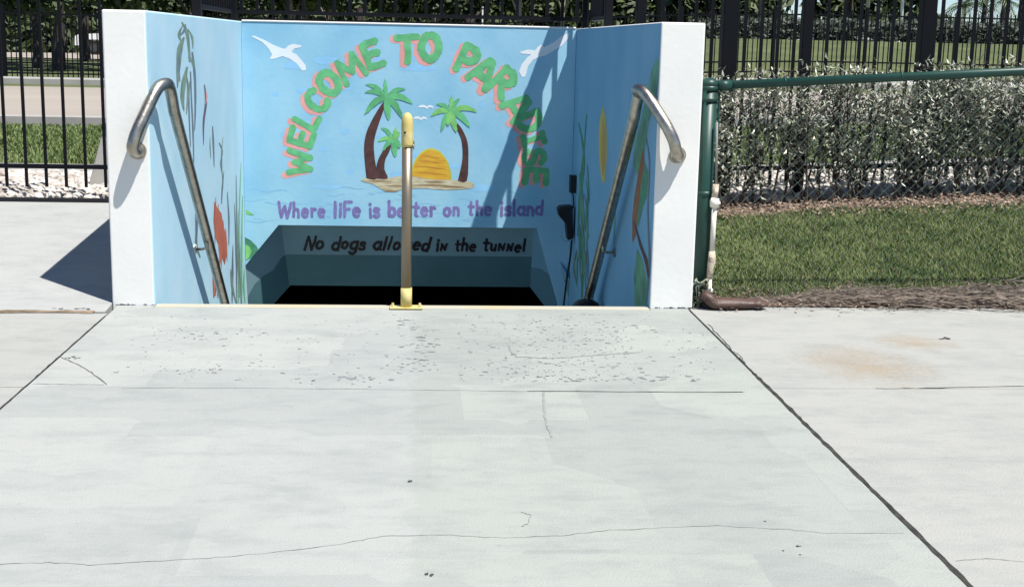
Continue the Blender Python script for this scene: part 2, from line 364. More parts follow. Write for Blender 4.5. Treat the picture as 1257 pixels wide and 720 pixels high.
fl = flecks([(140, 385, 500, 468, 190, .0025, .007), (190, 405, 330, 418, 40, .003, .009), (490, 390, 540, 462, 80, .005, .014), (560, 385, 800, 470, 300, .003, .008),
             (600, 395, 760, 460, 190, .003, .008), (640, 460, 860, 468, 60, .004, .013), (700, 400, 880, 462, 110, .003, .008), (350, 462, 500, 475, 20, .006, .02), (230, 452, 275, 458, 16, .006, .016)], M_chip, 'worn_paint_patches')
tag(fl, kind='stuff')
st = flecks([(500, 590, 508, 594, 1, .010, .014), (520, 703, 530, 706, 2, .008, .010), (935, 636, 945, 640, 1, .005, .008), (960, 660, 985, 692, 4, .004, .006), (1155, 414, 1164, 417, 2, .022, .026), (80, 437, 100, 442, 5, .006, .012), (60, 373, 110, 380, 14, .008, .02), (1110, 395, 1250, 398, 3, .003, .005)], mat('dark_speck', (0.06, 0.055, 0.055), 0.9), 'dark_specks')
tag(st, kind='stuff')
# tan stain on the right slab
M_st = bpy.data.materials.new('tan_stain'); M_st.use_nodes = True
def stain():
    n = M_st.node_tree; L = n.links; b = n.nodes['Principled BSDF']; b.inputs['Roughness'].default_value = .9
    b.inputs['Base Color'].default_value = (.44, .33, .20, 1)
    tc = n.nodes.new('ShaderNodeTexCoord'); z = n.nodes.new('ShaderNodeTexNoise'); z.inputs['Scale'].default_value = 42; z.inputs['Detail'].default_value = 6
    L.new(tc.outputs['Object'], z.inputs['Vector'])
    z2 = n.nodes.new('ShaderNodeTexNoise'); z2.inputs['Scale'].default_value = 5; L.new(tc.outputs['Object'], z2.inputs['Vector'])
    g = n.nodes.new('ShaderNodeTexGradient'); g.gradient_type = 'SPHERICAL'; mp = n.nodes.new('ShaderNodeMapping')
    L.new(tc.outputs['Object'], mp.inputs[0]); L.new(mp.outputs[0], g.inputs[0]); mp.inputs['Scale'].default_value = (1/.42, 1/.62, 1)
    m1 = n.nodes.new('ShaderNodeMath'); m1.operation = 'MULTIPLY'; L.new(z.outputs[0], m1.inputs[0]); L.new(z2.outputs[0], m1.inputs[1])
    m2 = n.nodes.new('ShaderNodeMath'); m2.operation = 'MULTIPLY'; L.new(m1.outputs[0], m2.inputs[0]); L.new(g.outputs[0], m2.inputs[1])
    r = n.nodes.new('ShaderNodeValToRGB'); r.color_ramp.elements[0].position = .05; r.color_ramp.elements[1].position = .30; r.color_ramp.elements[1].color = (.40, .40, .40, 1)
    L.new(m2.outputs[0], r.inputs[0]); L.new(r.outputs[0], b.inputs['Alpha'])
stain()
for (a, b_) in ((1062, 448), (1120, 420)):
    p = PX(a, b_, z=0); N = 20
    o = mesh('tan_stain', [(math.cos(2*math.pi*k/N)*.42, math.sin(2*math.pi*k/N)*.62, 0) for k in range(N)], [tuple(range(N))], M_st, pave)
    o.location = (p.x, p.y, .0012 if a < 1100 else .0018); 
    if a > 1100: o.scale = (.7, .45, 1)

# ------------------------------------------------------------------ stairwell walls
ZB = -3.2
def wallbox(name, x0, x1, inner_x, mi_blue, label):
    y0, y1 = WY0, WY1+.2
    n = 8; mb = MB().box(x0, x1, y0, y1, ZB, WT)
    #       bottom top  front(y0) right(x1) back  left(x0)
    mi = [0, 0, 0, 1 if inner_x == x1 else 0, 0, 1 if inner_x == x0 else 0]
    o = mesh(name, mb.V, mb.F, [M_white, mi_blue], mi=mi); bevel(o, 0.010, 3)
    tag(o, label, 'wall'); return o
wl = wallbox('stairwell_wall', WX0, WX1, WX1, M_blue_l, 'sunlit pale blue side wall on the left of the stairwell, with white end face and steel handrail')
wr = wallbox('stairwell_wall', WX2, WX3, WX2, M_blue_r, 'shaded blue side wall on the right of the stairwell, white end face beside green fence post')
# back wall with the opening of the tunnel
def bp_(px, py, y=WY1): q = PX(px, py, y=y); return (q.x, q.z)
A = (WX1+.002, -0.41); B = bp_(342, 276); R1 = bp_(660, 280); R2 = (1.20, -0.74)
poly = [(WX1+.002, WT-.003), (WX1+.002, A[1]), B, R1, R2, (1.20, ZB), (WX2-.002, ZB), (WX2-.002, WT-.003)]
n = len(poly); V = [(x, WY1, z) for x, z in poly]+[(x, WY1+.2, z) for x, z in poly]
T = ngon_faces([(x, z, 0) for x, z in poly])
Fc = [t for t in T]+[tuple(i+n for i in reversed(t)) for t in T]+[(i, (i+1) % n, (i+1) % n+n, i+n) for i in range(n)]
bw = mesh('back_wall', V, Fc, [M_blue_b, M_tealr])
bm = bmesh.new(); bm.from_mesh(bw.data); bmesh.ops.recalc_face_normals(bm, faces=bm.faces); bm.to_mesh(bw.data); bm.free()
tag(bw, 'sky blue back wall of the stairwell with welcome mural over the tunnel mouth', 'wall')
cap = MB().box(WX1+.004, WX2-.004, WY1-.006, WY1+.206, WT-.004, WT+.012).build('coping', M_white, bw)
bevel(cap, .006, 2)
# tunnel: sloped lintel, cheeks, dark passage
tun = empty('tunnel', (0, 11, -1), 'dark pedestrian tunnel mouth with teal lintel reading No dogs allowed', 'tunnel')
Y1, Y2 = 10.735, 10.95
def q3(px, py, y): return PX(px, py, y=y)
C = q3(345, 278, Y1); D = q3(355, 350, Y2); C2 = q3(655, 281, Y1); D2 = q3(650, 350, Y2)
def fasc(t):  # point on tilted face at height fraction
    return Y1+(Y2-Y1)*t
zt, zb = C.z+.03, D.z
def poly3(name, P, m, parent, thick=None, flip=None):
    T = ngon_faces(P); nn = len(P); V = [Vector(p) for p in P]; Fc = list(T)
    if thick is not None:
        V += [Vector(p)+Vector(thick) for p in P]; Fc += [tuple(i+nn for i in reversed(t)) for t in T]+[(i, (i+1) % nn, (i+1) % nn+nn, i+nn) for i in range(nn)]
    o = mesh(name, V, Fc, m); bm = bmesh.new(); bm.from_mesh(o.data); bmesh.ops.recalc_face_normals(bm, faces=bm.faces); bm.to_mesh(o.data); bm.free()
    if parent: keep(o, parent) if parent.type == 'EMPTY' else setattr(o, 'parent', parent)
    return o
ztt = zt+.02
lintel = poly3('lintel', [(WX1-.1, Y1-.012, ztt), (WX2+.1, Y1-.012, ztt), (WX2+.1, Y2, zb), (WX1-.1, Y2, zb)], M_teal, tun, (0, .25, .02))
zm = q3(355, 312, (Y1+Y2)/2).z; ym = Y1+(Y2-Y1)*(zt-zm)/(zt-zb)
poly3('lintel_upper_band', [(WX1-.1, Y1-.017, ztt), (WX2+.1, Y1-.017, ztt), (WX2+.1, ym-.005, zm), (WX1-.1, ym-.005, zm)], M_teal2, tun, (0, .003, 0))  # lighter half of the lintel's shading, laid in as colour
def plane3(a, b, c):
    nrm = (b-a).cross(c-a).normalized()
    def f(px, py, push=0.0):
        d = fwd+rt*((px-628.5)/F)-upv*((py-360)/F); t = (a-Vector((0, 0, CH))).dot(nrm)/d.dot(nrm); return Vector((0, 0, CH))+d*t
    return f
pl = plane3(Vector((WX1+.004, WY1+.012, A[1])), C, D); pr = plane3(C2, D2, Vector((1.24, WY1+.19, -1.0)))
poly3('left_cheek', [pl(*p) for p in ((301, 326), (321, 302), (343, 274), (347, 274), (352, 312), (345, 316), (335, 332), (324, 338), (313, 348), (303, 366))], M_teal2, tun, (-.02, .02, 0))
poly3('left_cheek_shade_band', [pl(*p) for p in ((352, 312.2), (356.5, 350), (337, 372), (317, 396), (302, 396), (303, 366.2), (313, 348.2), (324, 338.2), (335, 332.2), (345, 316.2))], M_teal, tun, (-.02, .02, 0))  # darker half of the cheek's shading, laid in as colour
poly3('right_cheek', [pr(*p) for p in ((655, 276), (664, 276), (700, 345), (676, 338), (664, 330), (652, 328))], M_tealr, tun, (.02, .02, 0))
poly3('right_cheek_shade_band', [pr(*p) for p in ((652, 328.2), (664, 330.2), (676, 338.2), (700, 345.2), (712, 400), (690, 400), (668, 375), (649, 350))], M_tealr2, tun, (.02, .02, 0))  # shade under the arc, laid in as a darker colour
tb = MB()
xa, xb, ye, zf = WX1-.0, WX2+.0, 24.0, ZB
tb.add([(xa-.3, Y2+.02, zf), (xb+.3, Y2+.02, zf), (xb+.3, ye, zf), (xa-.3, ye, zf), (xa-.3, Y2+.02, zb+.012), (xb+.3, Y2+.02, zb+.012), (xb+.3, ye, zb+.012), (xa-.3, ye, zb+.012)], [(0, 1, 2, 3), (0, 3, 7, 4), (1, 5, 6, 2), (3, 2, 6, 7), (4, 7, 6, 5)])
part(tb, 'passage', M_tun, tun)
# outline of the painted-in shade arc low on the right of the back wall
arc = [q3(655+37*math.sin(t), 376-46*math.cos(t)*1.0, WY1-.003) for t in [i*math.pi/2/10 for i in range(11)]]
# steps
steps = empty('stairs', (0, WY0, 0), 'concrete stairs going down between the painted walls', 'stairs')
ns = 16
for i in range(ns):
    y0 = WY0+.02+i*.255; part(MB().box(WX1+.002, WX2-.002, y0, y0+.30, -(i+1)*.185-.14, -(i+1)*.185), 'step', M_con_r, steps)
part(MB().box(WX1+.002, WX2-.002, WY0+.02, WY0+.05, -3.0, -.11), 'riser', M_con_r, steps)
part(MB().box(WX1, WX2, WY0+4, 10.8, ZB-.05, ZB+.02), 'landing', M_con_r, steps)
nose = bevel(MB().box(WX1+.004, WX2-.004, WY0-.042, WY0+.035, -.10, 0.004).build('yellow_step_edge', M_nos, pave), .006, 2)
MB().box(-1.56, WX1-.0, WY0-.045, WY0-.004, -.1, .0).build('concrete_slab', M_con, pave)
MB().box(WX2, 1.485, WY0-.045, WY0-.004, -.1, .0).build('concrete_slab', M_con, pave)

# ------------------------------------------------------------------ mural: flat painted shapes, each a thin skin on the wall
lay = [0]
def paint(name, pts, m, wall='b', k=1, parent=None):
    """closed outline given as photo pixels, laid on a wall as a skin k*0.6 mm proud"""
    lay[0] += 1; d = 0.0004+0.0003*k+lay[0]*3e-6
    if wall == 'b': P = [PX(a, b, y=WY1-d) for a, b in pts]; par = bw
    elif wall == 'l': P = [PX(a, b, x=WX1+d) for a, b in pts]; par = wl
    elif wall == 'r': P = [PX(a, b, x=WX2-d) for a, b in pts]; par = wr
    else: P = [PX(a, b, y=Y1+(Y2-Y1)*.35) for a, b in pts]; par = None
    o = mesh(name, P, ngon_faces(P), m); o.parent = parent if parent else par
    me = o.data
    want = {'b': Vector((0, -1, 0)), 'l': Vector((1, 0, 0)), 'r': Vector((-1, 0, 0))}[wall]
    bm = bmesh.new(); bm.from_mesh(me)
    for f in bm.faces:
        if f.normal.dot(want) < 0: f.normal_flip()
    bm.to_mesh(me); bm.free()
    return o
def stroke2(P, wd, cap=True, squash=1.0):
    """outline of a brush stroke (2-D points) of width wd or list of widths"""
    P = [Vector(p) for p in P]; L = []; R = []
    ws = wd if isinstance(wd, (list, tuple)) else [wd]*len(P)
    for i, p in enumerate(P):
        t = (P[min(i+1, len(P)-1)]-P[max(i-1, 0)]); t = t.normalized() if t.length > 1e-9 else Vector((1, 0))
        nn = Vector((-t.y, t.x)); L.append(p+nn*ws[i]/2); R.append(p-nn*ws[i]/2)
    return L, R
def ribbon_faces(P, wd):
    L, R = stroke2(P, wd); n = len(L); V = L+R; Fc = [(i, i+1, n+i+1, n+i) for i in range(n-1)]
    # rounded ends
    for (c, a, b, sgn, ww) in ((P[0], 0, n, -1, wd if not isinstance(wd, list) else wd[0]), (P[-1], n-1, 2*n-1, 1, wd if not isinstance(wd, list) else wd[-1])):
        pass
    return V, Fc
def arcp(cx, cy, rx, ry, a0, a1, n=10): return [(cx+rx*math.cos(math.radians(a0+(a1-a0)*i/n)), cy+ry*math.sin(math.radians(a0+(a1-a0)*i/n))) for i in range(n+1)]
# stroke alphabet, unit cell 1 high; each glyph = (advance, [polylines])
GL = {
 'W': (1.00, [[(0, 1), (.22, .02), (.48, .75), (.74, .02), (.98, 1)]]),
 'E': (.66, [[(.60, 1), (.06, .98), (.08, .02), (.64, 0)], [(.08, .52), (.52, .52)]]),
 'L': (.64, [[(.08, 1), (.08, .04), (.62, .04)]]),
 'C': (.74, [arcp(.42, .5, .36, .48, 50, 310, 12)]),
 'O': (.80, [arcp(.40, .5, .35, .48, 0, 360, 16)]),
 'M': (1.00, [[(.04, 0), (.14, 1), (.50, .30), (.86, 1), (.96, 0)]]),
 'T': (.76, [[(0, .96), (.76, .96)], [(.40, .96), (.38, 0)]]),
 'P': (.68, [[(.10, 0), (.10, .98)], [(.10, .98)]+arcp(.32, .71, .30, .27, 90, -90, 8)+[(.10, .44)]]),
 'A': (.78, [[(0, 0), (.32, 1), (.48, 1), (.78, 0)], [(.16, .34), (.62, .34)]]),
 'R': (.74, [[(.10, 0), (.10, .98)], [(.10, .98)]+arcp(.32, .73, .30, .25, 90, -90, 8)+[(.16, .48)], [(.30, .48), (.72, 0)]]),
 'D': (.76, [[(.10, .02), (.10, .98)], [(.10, .98)]+arcp(.26, .5, .44, .48, 90, -90, 10)+[(.10, .02)]]),
 'I': (.36, [[(.18, 0), (.18, 1)], [(0, 1), (.36, 1)], [(0, 0), (.36, 0)]]),
 'S': (.70, [arcp(.36, .73, .28, .25, 20, 230, 8)+arcp(.34, .26, .30, .25, 70, -160, 8)]),
 'F': (.60, [[(.56, .98), (.08, .98), (.10, 0)], [(.08, .52), (.46, .52)]]),
 'N': (.80, [[(.06, 0), (.12, 1), (.62, 0), (.74, 1)]]),
 'a': (.62, [arcp(.30, .28, .25, .27, 30, 360, 12), [(.56, .56), (.55, .1), (.62, .0)]]),
 'b': (.62, [[(.10, 1), (.10, .02)], arcp(.32, .28, .24, .27, 180, -180, 12)]),
 'd': (.64, [arcp(.30, .28, .25, .27, 0, 360, 12), [(.56, 1), (.54, .0)]]),
 'e': (.58, [[(.06, .30), (.50, .34)]+arcp(.29, .29, .23, .28, 10, 310, 12)]),
 'g': (.62, [arcp(.30, .28, .25, .27, 0, 360, 12), [(.56, .56), (.54, -.10)]+arcp(.30, -.14, .24, .20, 0, -150, 7)]),
 'h': (.60, [[(.10, 1), (.10, 0)], [(.10, .34)]+arcp(.30, .34, .20, .22, 150, 0, 6)+[(.52, 0)]]),
 'i': (.26, [[(.13, .56), (.13, 0)], [(.13, .80), (.14, .88)]]),
 'l': (.28, [[(.14, 1), (.12, 0)]]),
 'n': (.60, [[(.10, .56), (.10, 0)], [(.10, .34)]+arcp(.30, .34, .20, .22, 150, 0, 6)+[(.52, 0)]]),
 'o': (.60, [arcp(.29, .28, .24, .27, 0, 360, 14)]),
 'r': (.44, [[(.10, .56), (.10, 0)], [(.10, .32)]+arcp(.30, .34, .19, .20, 160, 50, 5)]),
 's': (.48, [arcp(.25, .42, .17, .14, 20, 220, 6)+arcp(.24, .14, .19, .15, 60, -160, 7)]),
 't': (.46, [[(.22, .90), (.20, .06), (.34, .0)], [(.02, .60), (.44, .60)]]),
 'u': (.62, [[(.08, .56), (.10, .16), (.28, .0), (.46, .10), (.52, .3)], [(.52, .56), (.54, 0)]]),
 'w': (.80, [[(.04, .56), (.20, .02), (.38, .45), (.56, .02), (.74, .56)]]),
 'v': (.5, [[(.04, .56), (.24, .0), (.46, .56)]]),
}
def glyph(ch, size, pen, jit=0.0, rot=0.0, xsc=1.0, slant=0.0, taper=False):
    """2-D verts/faces of one letter, centred on its cell, with z layer per stroke"""
    adv, strokes = GL[ch]; V = []; Fc = []; c, s = math.cos(rot), math.sin(rot)
    for si, st in enumerate(strokes):
        P = []
        for i in range(len(st)-1):
            for k in range(3):
                t = k/3; P.append((st[i][0]+(st[i+1][0]-st[i][0])*t, st[i][1]+(st[i+1][1]-st[i][1])*t))
        P.append(st[-1])
        P = [Vector(((x-adv/2+slant*y)*xsc+random.gauss(0, jit), (y-.5)+random.gauss(0, jit))) for x, y in P]
        closed = (Vector(st[0])-Vector(st[-1])).length < 1e-4
        ws = [pen*(1+random.uniform(-.12, .12)) for _ in P]
        if taper: ws = [wv*(1.15-.55*i/len(ws)) for i, wv in enumerate(ws)]
        # separate discs + quads keep corners full
        for i, p in enumerate(P):
            n = 8; b = len(V); zz = 0
            V += [(p.x+ws[i]/2*math.cos(2*math.pi*k/n+.39), p.y+ws[i]/2*math.sin(2*math.pi*k/n+.39), si*100+i) for k in range(n)]
            Fc.append(tuple(range(b, b+n)))
            if i < len(P)-1:
                q = P[i+1]; t = (q-p)
                if t.length < 1e-6: continue
                t.normalize(); nn = Vector((-t.y, t.x)); b = len(V)
                for (pp, wv, sg) in ((p, ws[i], -1), (q, ws[i+1], -1), (q, ws[i+1], 1), (p, ws[i], 1)):
                    r = pp+nn*sg*wv/2*.92; V.append((r.x, r.y, si*100+i+.5))
                Fc.append((b, b+1, b+2, b+3))
    out = [((x*c-y*s)*size, (x*s+y*c)*size, zl) for x, y, zl in V]
    return out, Fc
def place_letter(ch, cx, cz, size, pen, m, depth, rot=0, dx=0, dz=0, name='letter', parent=None, frame=None, **kw):
    V, Fc = glyph(ch, size, pen, rot=rot, **kw)
    W = []
    for x, y, zl in V:
        off = (zl % 100)*1.2e-5+int(zl/100)*2.5e-4
        if frame: W.append(frame(cx+x+dx, cz+y+dz, depth+off))
        else: W.append((cx+x+dx, WY1-depth-off, cz+y+dz))
    o = mesh(name, W, Fc, m); 
    if parent is not None: keep(o, parent) if parent.type == 'EMPTY' else setattr(o, 'parent', parent)
    return o
# soft patches of paler paint behind the picture and strokes of sea below
for _ in range(26):
    cx = random.uniform(300, 600); cy = random.uniform(60, 268); rx = random.uniform(4, 26); ry = random.uniform(1.5, 6)
    if 340 < cx < 690 and 100 < cy < 190: rx *= .6
    paint('pale_brush_mark', [(cx+rx*math.cos(t)*random.uniform(.7, 1.1), cy+ry*math.sin(t)*random.uniform(.7, 1.1)) for t in [i*2*math.pi/10 for i in range(10)]], M_cloud, 'b', 0)
for _ in range(46):
    cx = random.uniform(300, 690); cy = random.uniform(226, 272); L_ = random.uniform(8, 34)
    P = [(cx+L_*t, cy+1.4*math.sin(t*6+cx)) for t in [i/6 for i in range(7)]]
    P = [p for p in P if p[0] < 697]
    if len(P) < 3: continue
    th = random.uniform(.4, 1.1); paint('sea_brush_mark', P+[(a, b+th) for a, b in reversed(P)], random.choice([M_cloud, M_cloud, M_sea]), 'b', 0)
PXM = 10.53/1597*1.008   # metres on the back wall for one photo pixel, near enough for lettering
word = [('W', 368, 199, 33, 180-2), ('E', 370, 169, 33, 163), ('L', 377, 147, 33, 152), ('C', 389, 124, 33, 145), ('O', 404, 102, 35, 132), ('M', 430, 84, 34, 122), ('E', 457, 67, 35, 110),
        ('T', 500, 60, 37, 92), ('O', 528, 58, 37, 88), ('P', 574, 73, 38, 66), ('A', 594, 89, 38, 55), ('R', 618, 101, 38, 47), ('A', 635, 131, 36, 36), ('D', 650, 149, 34, 24), ('I', 655, 171, 30, 14), ('S', 656, 193, 31, 5), ('E', 658, 216, 32, -3)]
for ch, px, py, hp, ang in word:
    q = PX(px, py, y=WY1); sz = hp*PXM*.80; r = math.radians(ang-90)
    xsc = {'W': 1.0, 'M': 1.05, 'O': 1.0, 'I': 1.3}.get(ch, 1.05)
    pen = .31 if ch not in 'WM' else .27
    for (m, dd, ox, oz, nm) in ((M_sal, .0006, -.029, -.018, 'letter_shadow'), (M_green, .0020, 0, 0, 'letter')):
        place_letter(ch, q.x, q.z, sz, pen if nm == 'letter' else pen*1.12, m, dd, rot=r, dx=ox, dz=oz, name=nm, parent=bw, jit=.012, xsc=xsc)
def textline(txt, px0, px1, py0, py1, hpx, pen, m, depth, jit, frame=None, parent=None, slant=0, taper=False, wob=1.0, yf=WY1, name='letter'):
    tot = sum((GL[c][0] if c != ' ' else .42)+.16 for c in txt)
    q0 = PX(px0, py0, y=yf); q1 = PX(px1, py1, y=yf); L_ = (q1-q0).length; sc = L_/tot; size = hpx*PXM; x = 0
    for c in txt:
        adv = (GL[c][0] if c != ' ' else .42)+.16
        if c != ' ':
            t = (x+adv/2)/tot; p = q0+(q1-q0)*t
            place_letter(c, p.x, p.z+random.uniform(-1, 1)*PXM*wob, size*random.uniform(.94, 1.08), pen, m, depth, rot=random.uniform(-.05, .05), parent=parent, jit=jit, xsc=sc/size*1.0, slant=slant, taper=taper, frame=frame, name=name)
        x += adv
textline('Where liFe is better on the island', 341, 668, 258, 254.5, 17.5, .21, M_pur, .0012, .010, parent=bw, wob=.6)
def ff(x, z, d):
    t = (zt-z)/(zt-zb); return (x, Y1+(Y2-Y1)*t-.008-d, z)
textline('No dogs allowed', 372, 527, 297, 299, 17, .20, M_blk, .002, .012, frame=ff, parent=tun, slant=.28, wob=1.2, yf=10.8)
GL['m'] = (.62, [[(.08, 0), (.10, .56), (.46, .02), (.54, .58)]])   # small capital N of the hand lettering
textline('im the tummel', 534, 646, 300, 301, 15.5, .21, M_blk, .002, .012, frame=ff, parent=tun, slant=.1, wob=1.2, yf=10.8)
# seagulls
paint('painted_seagull', [(308, 45), (312, 44), (326, 50), (335, 55), (345, 59), (350, 60), (354, 56), (360, 54), (370, 56), (370, 58), (361, 60), (358, 64), (364, 67), (371, 75), (375, 80), (376, 86), (371, 87), (364, 78), (355, 72), (347, 69), (338, 72), (331, 73), (334, 67), (330, 60), (322, 52), (313, 47)], M_wht, 'b', 2)
paint('painted_seagull', [(638, 64), (648, 61), (657, 62), (660, 58), (664, 55), (668, 58), (680, 52), (690, 44), (700, 40), (698, 47), (690, 56), (680, 62), (670, 68), (662, 70), (654, 74), (648, 82), (645, 94), (641, 95), (637, 88), (640, 80), (648, 70), (652, 67), (640, 66)], M_wht, 'b', 2)
for (x, y, s) in ((513, 132, 1), (507, 146, .9)):
    P = [(x, y), (x+3*s, y-3), (x+8*s, y-3), (x+11*s, y-1), (x+14*s, y-3), (x+18*s, y-2), (x+20*s, y+2), (x+17*s, y), (x+13*s, y), (x+11*s, y+2), (x+8*s, y), (x+4*s, y)]
    paint('painted_far_gull', P, M_wht, 'b', 2)
# island, sun, palms
def blob(pts, sub_=3): return [(p.x, p.y) for p in spline([(a, b, 0) for a, b in pts]+[(pts[0][0], pts[0][1], 0)], sub_)[:-1]]
paint('painted_sun_rim', [(504, 222)]+[(529+25.5*math.cos(t), 222-40*math.sin(t)) for t in [math.pi-i*math.pi/18 for i in range(19)]]+[(554, 222)], M_rim, 'b', 1)
paint('painted_sun', [(529+23.5*math.cos(t), 222-38*math.sin(t)) for t in [math.pi-i*math.pi/18 for i in range(19)]], M_org, 'b', 2)
for i, (yy, a) in enumerate(((192, 12), (198, 18), (205, 21), (212, 22))):
    paint('painted_sun_streak', [(529-a, yy), (529-a*.3, yy-1.5), (529+a*.4, yy+1), (529+a, yy+3), (529+a*.4, yy+2.6), (529-a*.3, yy+.4)], mat('painted_rust_orange', (.50, .24, .03), .6), 'b', 3)
paint('painted_island', blob([(443, 221), (452, 218), (470, 220), (490, 216), (512, 217), (530, 220), (560, 221), (580, 224), (581, 230), (570, 232), (545, 233), (520, 231), (500, 232), (480, 235), (470, 233), (458, 226), (446, 223)]), M_sand, 'b', 4)
for (a, b, c) in ((452, 222, 30), (470, 228, 40), (505, 227, 50), (540, 229, 36), (470, 234, 20), (520, 223, 30)):
    paint('painted_sand_line', [(a, b), (a+c*.5, b-1), (a+c, b+1), (a+c*.6, b+1.6), (a+c*.2, b+1.2)], M_sand2, 'b', 5)
def ppalm(trunk, hub, fronds, m1, m2, sc=1.0):
    par = paint('painted_palm_trunk', blob(trunk), M_brn, 'b', 6)
    for i, (dx, dy, wd) in enumerate(fronds):
        hx, hy = hub; L_ = math.hypot(dx, dy); nx_, ny_ = -dy/L_, dx/L_; P = []; Q = []
        droop = 0.16*L_*(1 if abs(dx) > abs(dy)*.4 else 0)
        for t in [i_/7 for i_ in range(8)]:
            w_ = wd*math.sin(math.pi*min(1, t*.94+.06))**.7*(1-.25*t); bend = -droop*math.sin(math.pi*t)
            P.append((hx+dx*t+nx_*w_/2, hy+dy*t+ny_*w_/2+bend)); Q.append((hx+dx*t-nx_*w_/2+(1.0 if len(P) % 2 else 0), hy+dy*t-ny_*w_/2+bend))
        paint('painted_palm_frond', P+Q[::-1], (m1, m2)[i % 2], 'b', 7+i*.5, )
M_g4 = mat('painted_mid_green', (.11, .40, .17), .6, var=.2, scale=14)
ppalm([(450, 219), (448, 200), (447, 180), (450, 162), (459, 143), (470, 126), (473, 127), (470, 138), (464, 155), (459, 175), (460, 195), (463, 219)], (474, 120),
      [(-26, -16, 7), (-27, -6, 7), (-2, -24, 6), (24, -10, 7), (33, 8, 9), (20, 26, 9), (3, 28, 9), (-27, 21, 9)], M_green, M_g4)
ppalm([(463, 219), (462, 205), (466, 192), (474, 181), (480, 178), (478, 186), (473, 196), (472, 208), (476, 219)], (483, 172), [(-16, -15, 6), (-20, 2, 6), (-14, 14, 6), (3, -17, 6), (2, 21, 8), (8, -10, 8), (8, 10, 8)], M_green, M_green2)
ppalm([(562, 222), (566, 205), (568, 190), (566, 170), (558, 153), (561, 151), (568, 160), (574, 175), (575, 195), (573, 222)], (553, 137),
      [(-25, 6, 8), (-18, -9, 6), (1, -21, 6), (12, -16, 6), (33, 1, 8), (24, 20, 9), (7, 26, 8), (-12, 25, 8), (-4, 18, 8)], M_green2, M_green)
# jungle leaves in the lower left corner of the back wall
paint('painted_leaf', [(301, 291), (308, 295), (315, 302), (317, 306), (309, 316), (302, 320), (301, 305)], M_green3, 'b', 2)
paint('painted_leaf', [(301, 300), (306, 302), (309, 308), (305, 317), (302, 319)], M_green2, 'b', 4)
paint('painted_leaf', [(302, 257), (305, 259), (312, 264), (306, 264), (302, 262)], M_green2, 'b', 2)
# left wall plants
def brush(pts, ws, m, wall, k, name):
    P = [Vector((p.x, p.y)) for p in spline([(a, b, 0) for a, b in pts], 4)]
    w_ = []
    for i in range(len(P)):
        t = i/(len(P)-1)*(len(ws)-1); a = int(min(t, len(ws)-2)); w_.append(ws[a]+(ws[a+1]-ws[a])*(t-a))
    L_, R_ = stroke2(P, w_)
    return paint(name, [tuple(v) for v in L_]+[tuple(v) for v in reversed(R_)], m, wall, k)
for pts, ws, m in [
    ([(223, 27), (229, 38), (232, 58), (233, 76)], [1, 4, 3, 2], M_grn_l), ([(224, 32), (220, 42), (222, 50)], [1, 4, 1], M_grn_l), ([(226, 46), (221, 60), (219, 84), (218, 108)], [2, 7, 5, 1], M_grn_l),
    ([(230, 82), (226, 100), (224, 120), (226, 136)], [2, 6, 5, 1], M_grn_l), ([(236, 64), (239, 90), (240, 125), (239, 160)], [2, 3, 2.4, 1], M_slate), ([(234, 88), (235, 120), (237, 160), (238, 200)], [1.6, 1.6, 2, 1], M_slate),
    ([(231, 70), (236, 74), (238, 84)], [1, 4, 1], M_grn_l), ([(251, 104), (253, 125), (250, 150), (250, 178)], [1, 2.8, 2.4, .5], mat('painted_plum', (.13, .08, .13), .6)),
    ([(253, 112), (254, 120), (252, 128)], [1, 2.2, .5], M_sal), ([(261, 155), (262, 175), (263, 205)], [1, 2.4, .6], M_slate), ([(269, 175), (273, 186), (271, 200), (273, 215)], [1, 1.6, 1.4, .5], M_slate),
    ([(258, 168), (258, 180), (259, 195)], [.4, 1.2, .4], M_grn_l), ([(274, 168), (272, 190), (274, 230)], [.4, 1.4, .6], M_grn_l),
    ([(228, 30), (226, 38), (221, 44)], [1, 3, .6], M_slate), ([(231, 36), (236, 46), (237, 60)], [.6, 2.6, .6], M_grn_l), ([(222, 60), (219, 78), (221, 100)], [1, 3, 1], M_slate), ([(229, 92), (231, 110), (229, 140)], [.6, 3, 1], M_grn_l), ([(233, 100), (232, 130), (234, 180)], [.5, 1.8, 1], M_slate), ([(243, 245), (242, 275), (241, 300), (246, 316)], [.6, 2.4, 3, 1], M_slate), ([(240, 262), (241, 290)], [.6, 2], M_slate)]:
    brush(pts, ws, m, 'l', 2, 'painted_reed')
paint('painted_red_flower', [(263, 247), (267, 255), (272, 262), (274, 275), (278, 290), (279, 310), (276, 325), (272, 315), (270, 330), (268, 300), (264, 290), (262, 270)], M_red, 'l', 1)
paint('painted_red_flower', [(261, 320), (265, 330), (267, 345), (265, 362), (262, 366), (261, 345)], M_red, 'l', 1)
for (a, b, c, d, m) in ((290, 215, 294, 365, M_grn_l), (296, 200, 293, 372, M_green), (288, 250, 291, 372, M_slate), (298, 240, 297, 372, M_green), (293, 260, 296, 372, M_grn_l), (286, 300, 285, 372, M_slate), (300, 330, 301, 372, M_green), (279, 235, 281, 300, M_slate), (275, 210, 272, 250, M_slate), (283, 330, 290, 372, M_grn_l)):
    brush([(a, b), ((a+c)/2+random.uniform(-1.5, 1.5), (b+d)/2), (c, d)], [.5, random.uniform(1.6, 3), .8], m, 'l', random.choice([2, 3]), 'painted_reed')
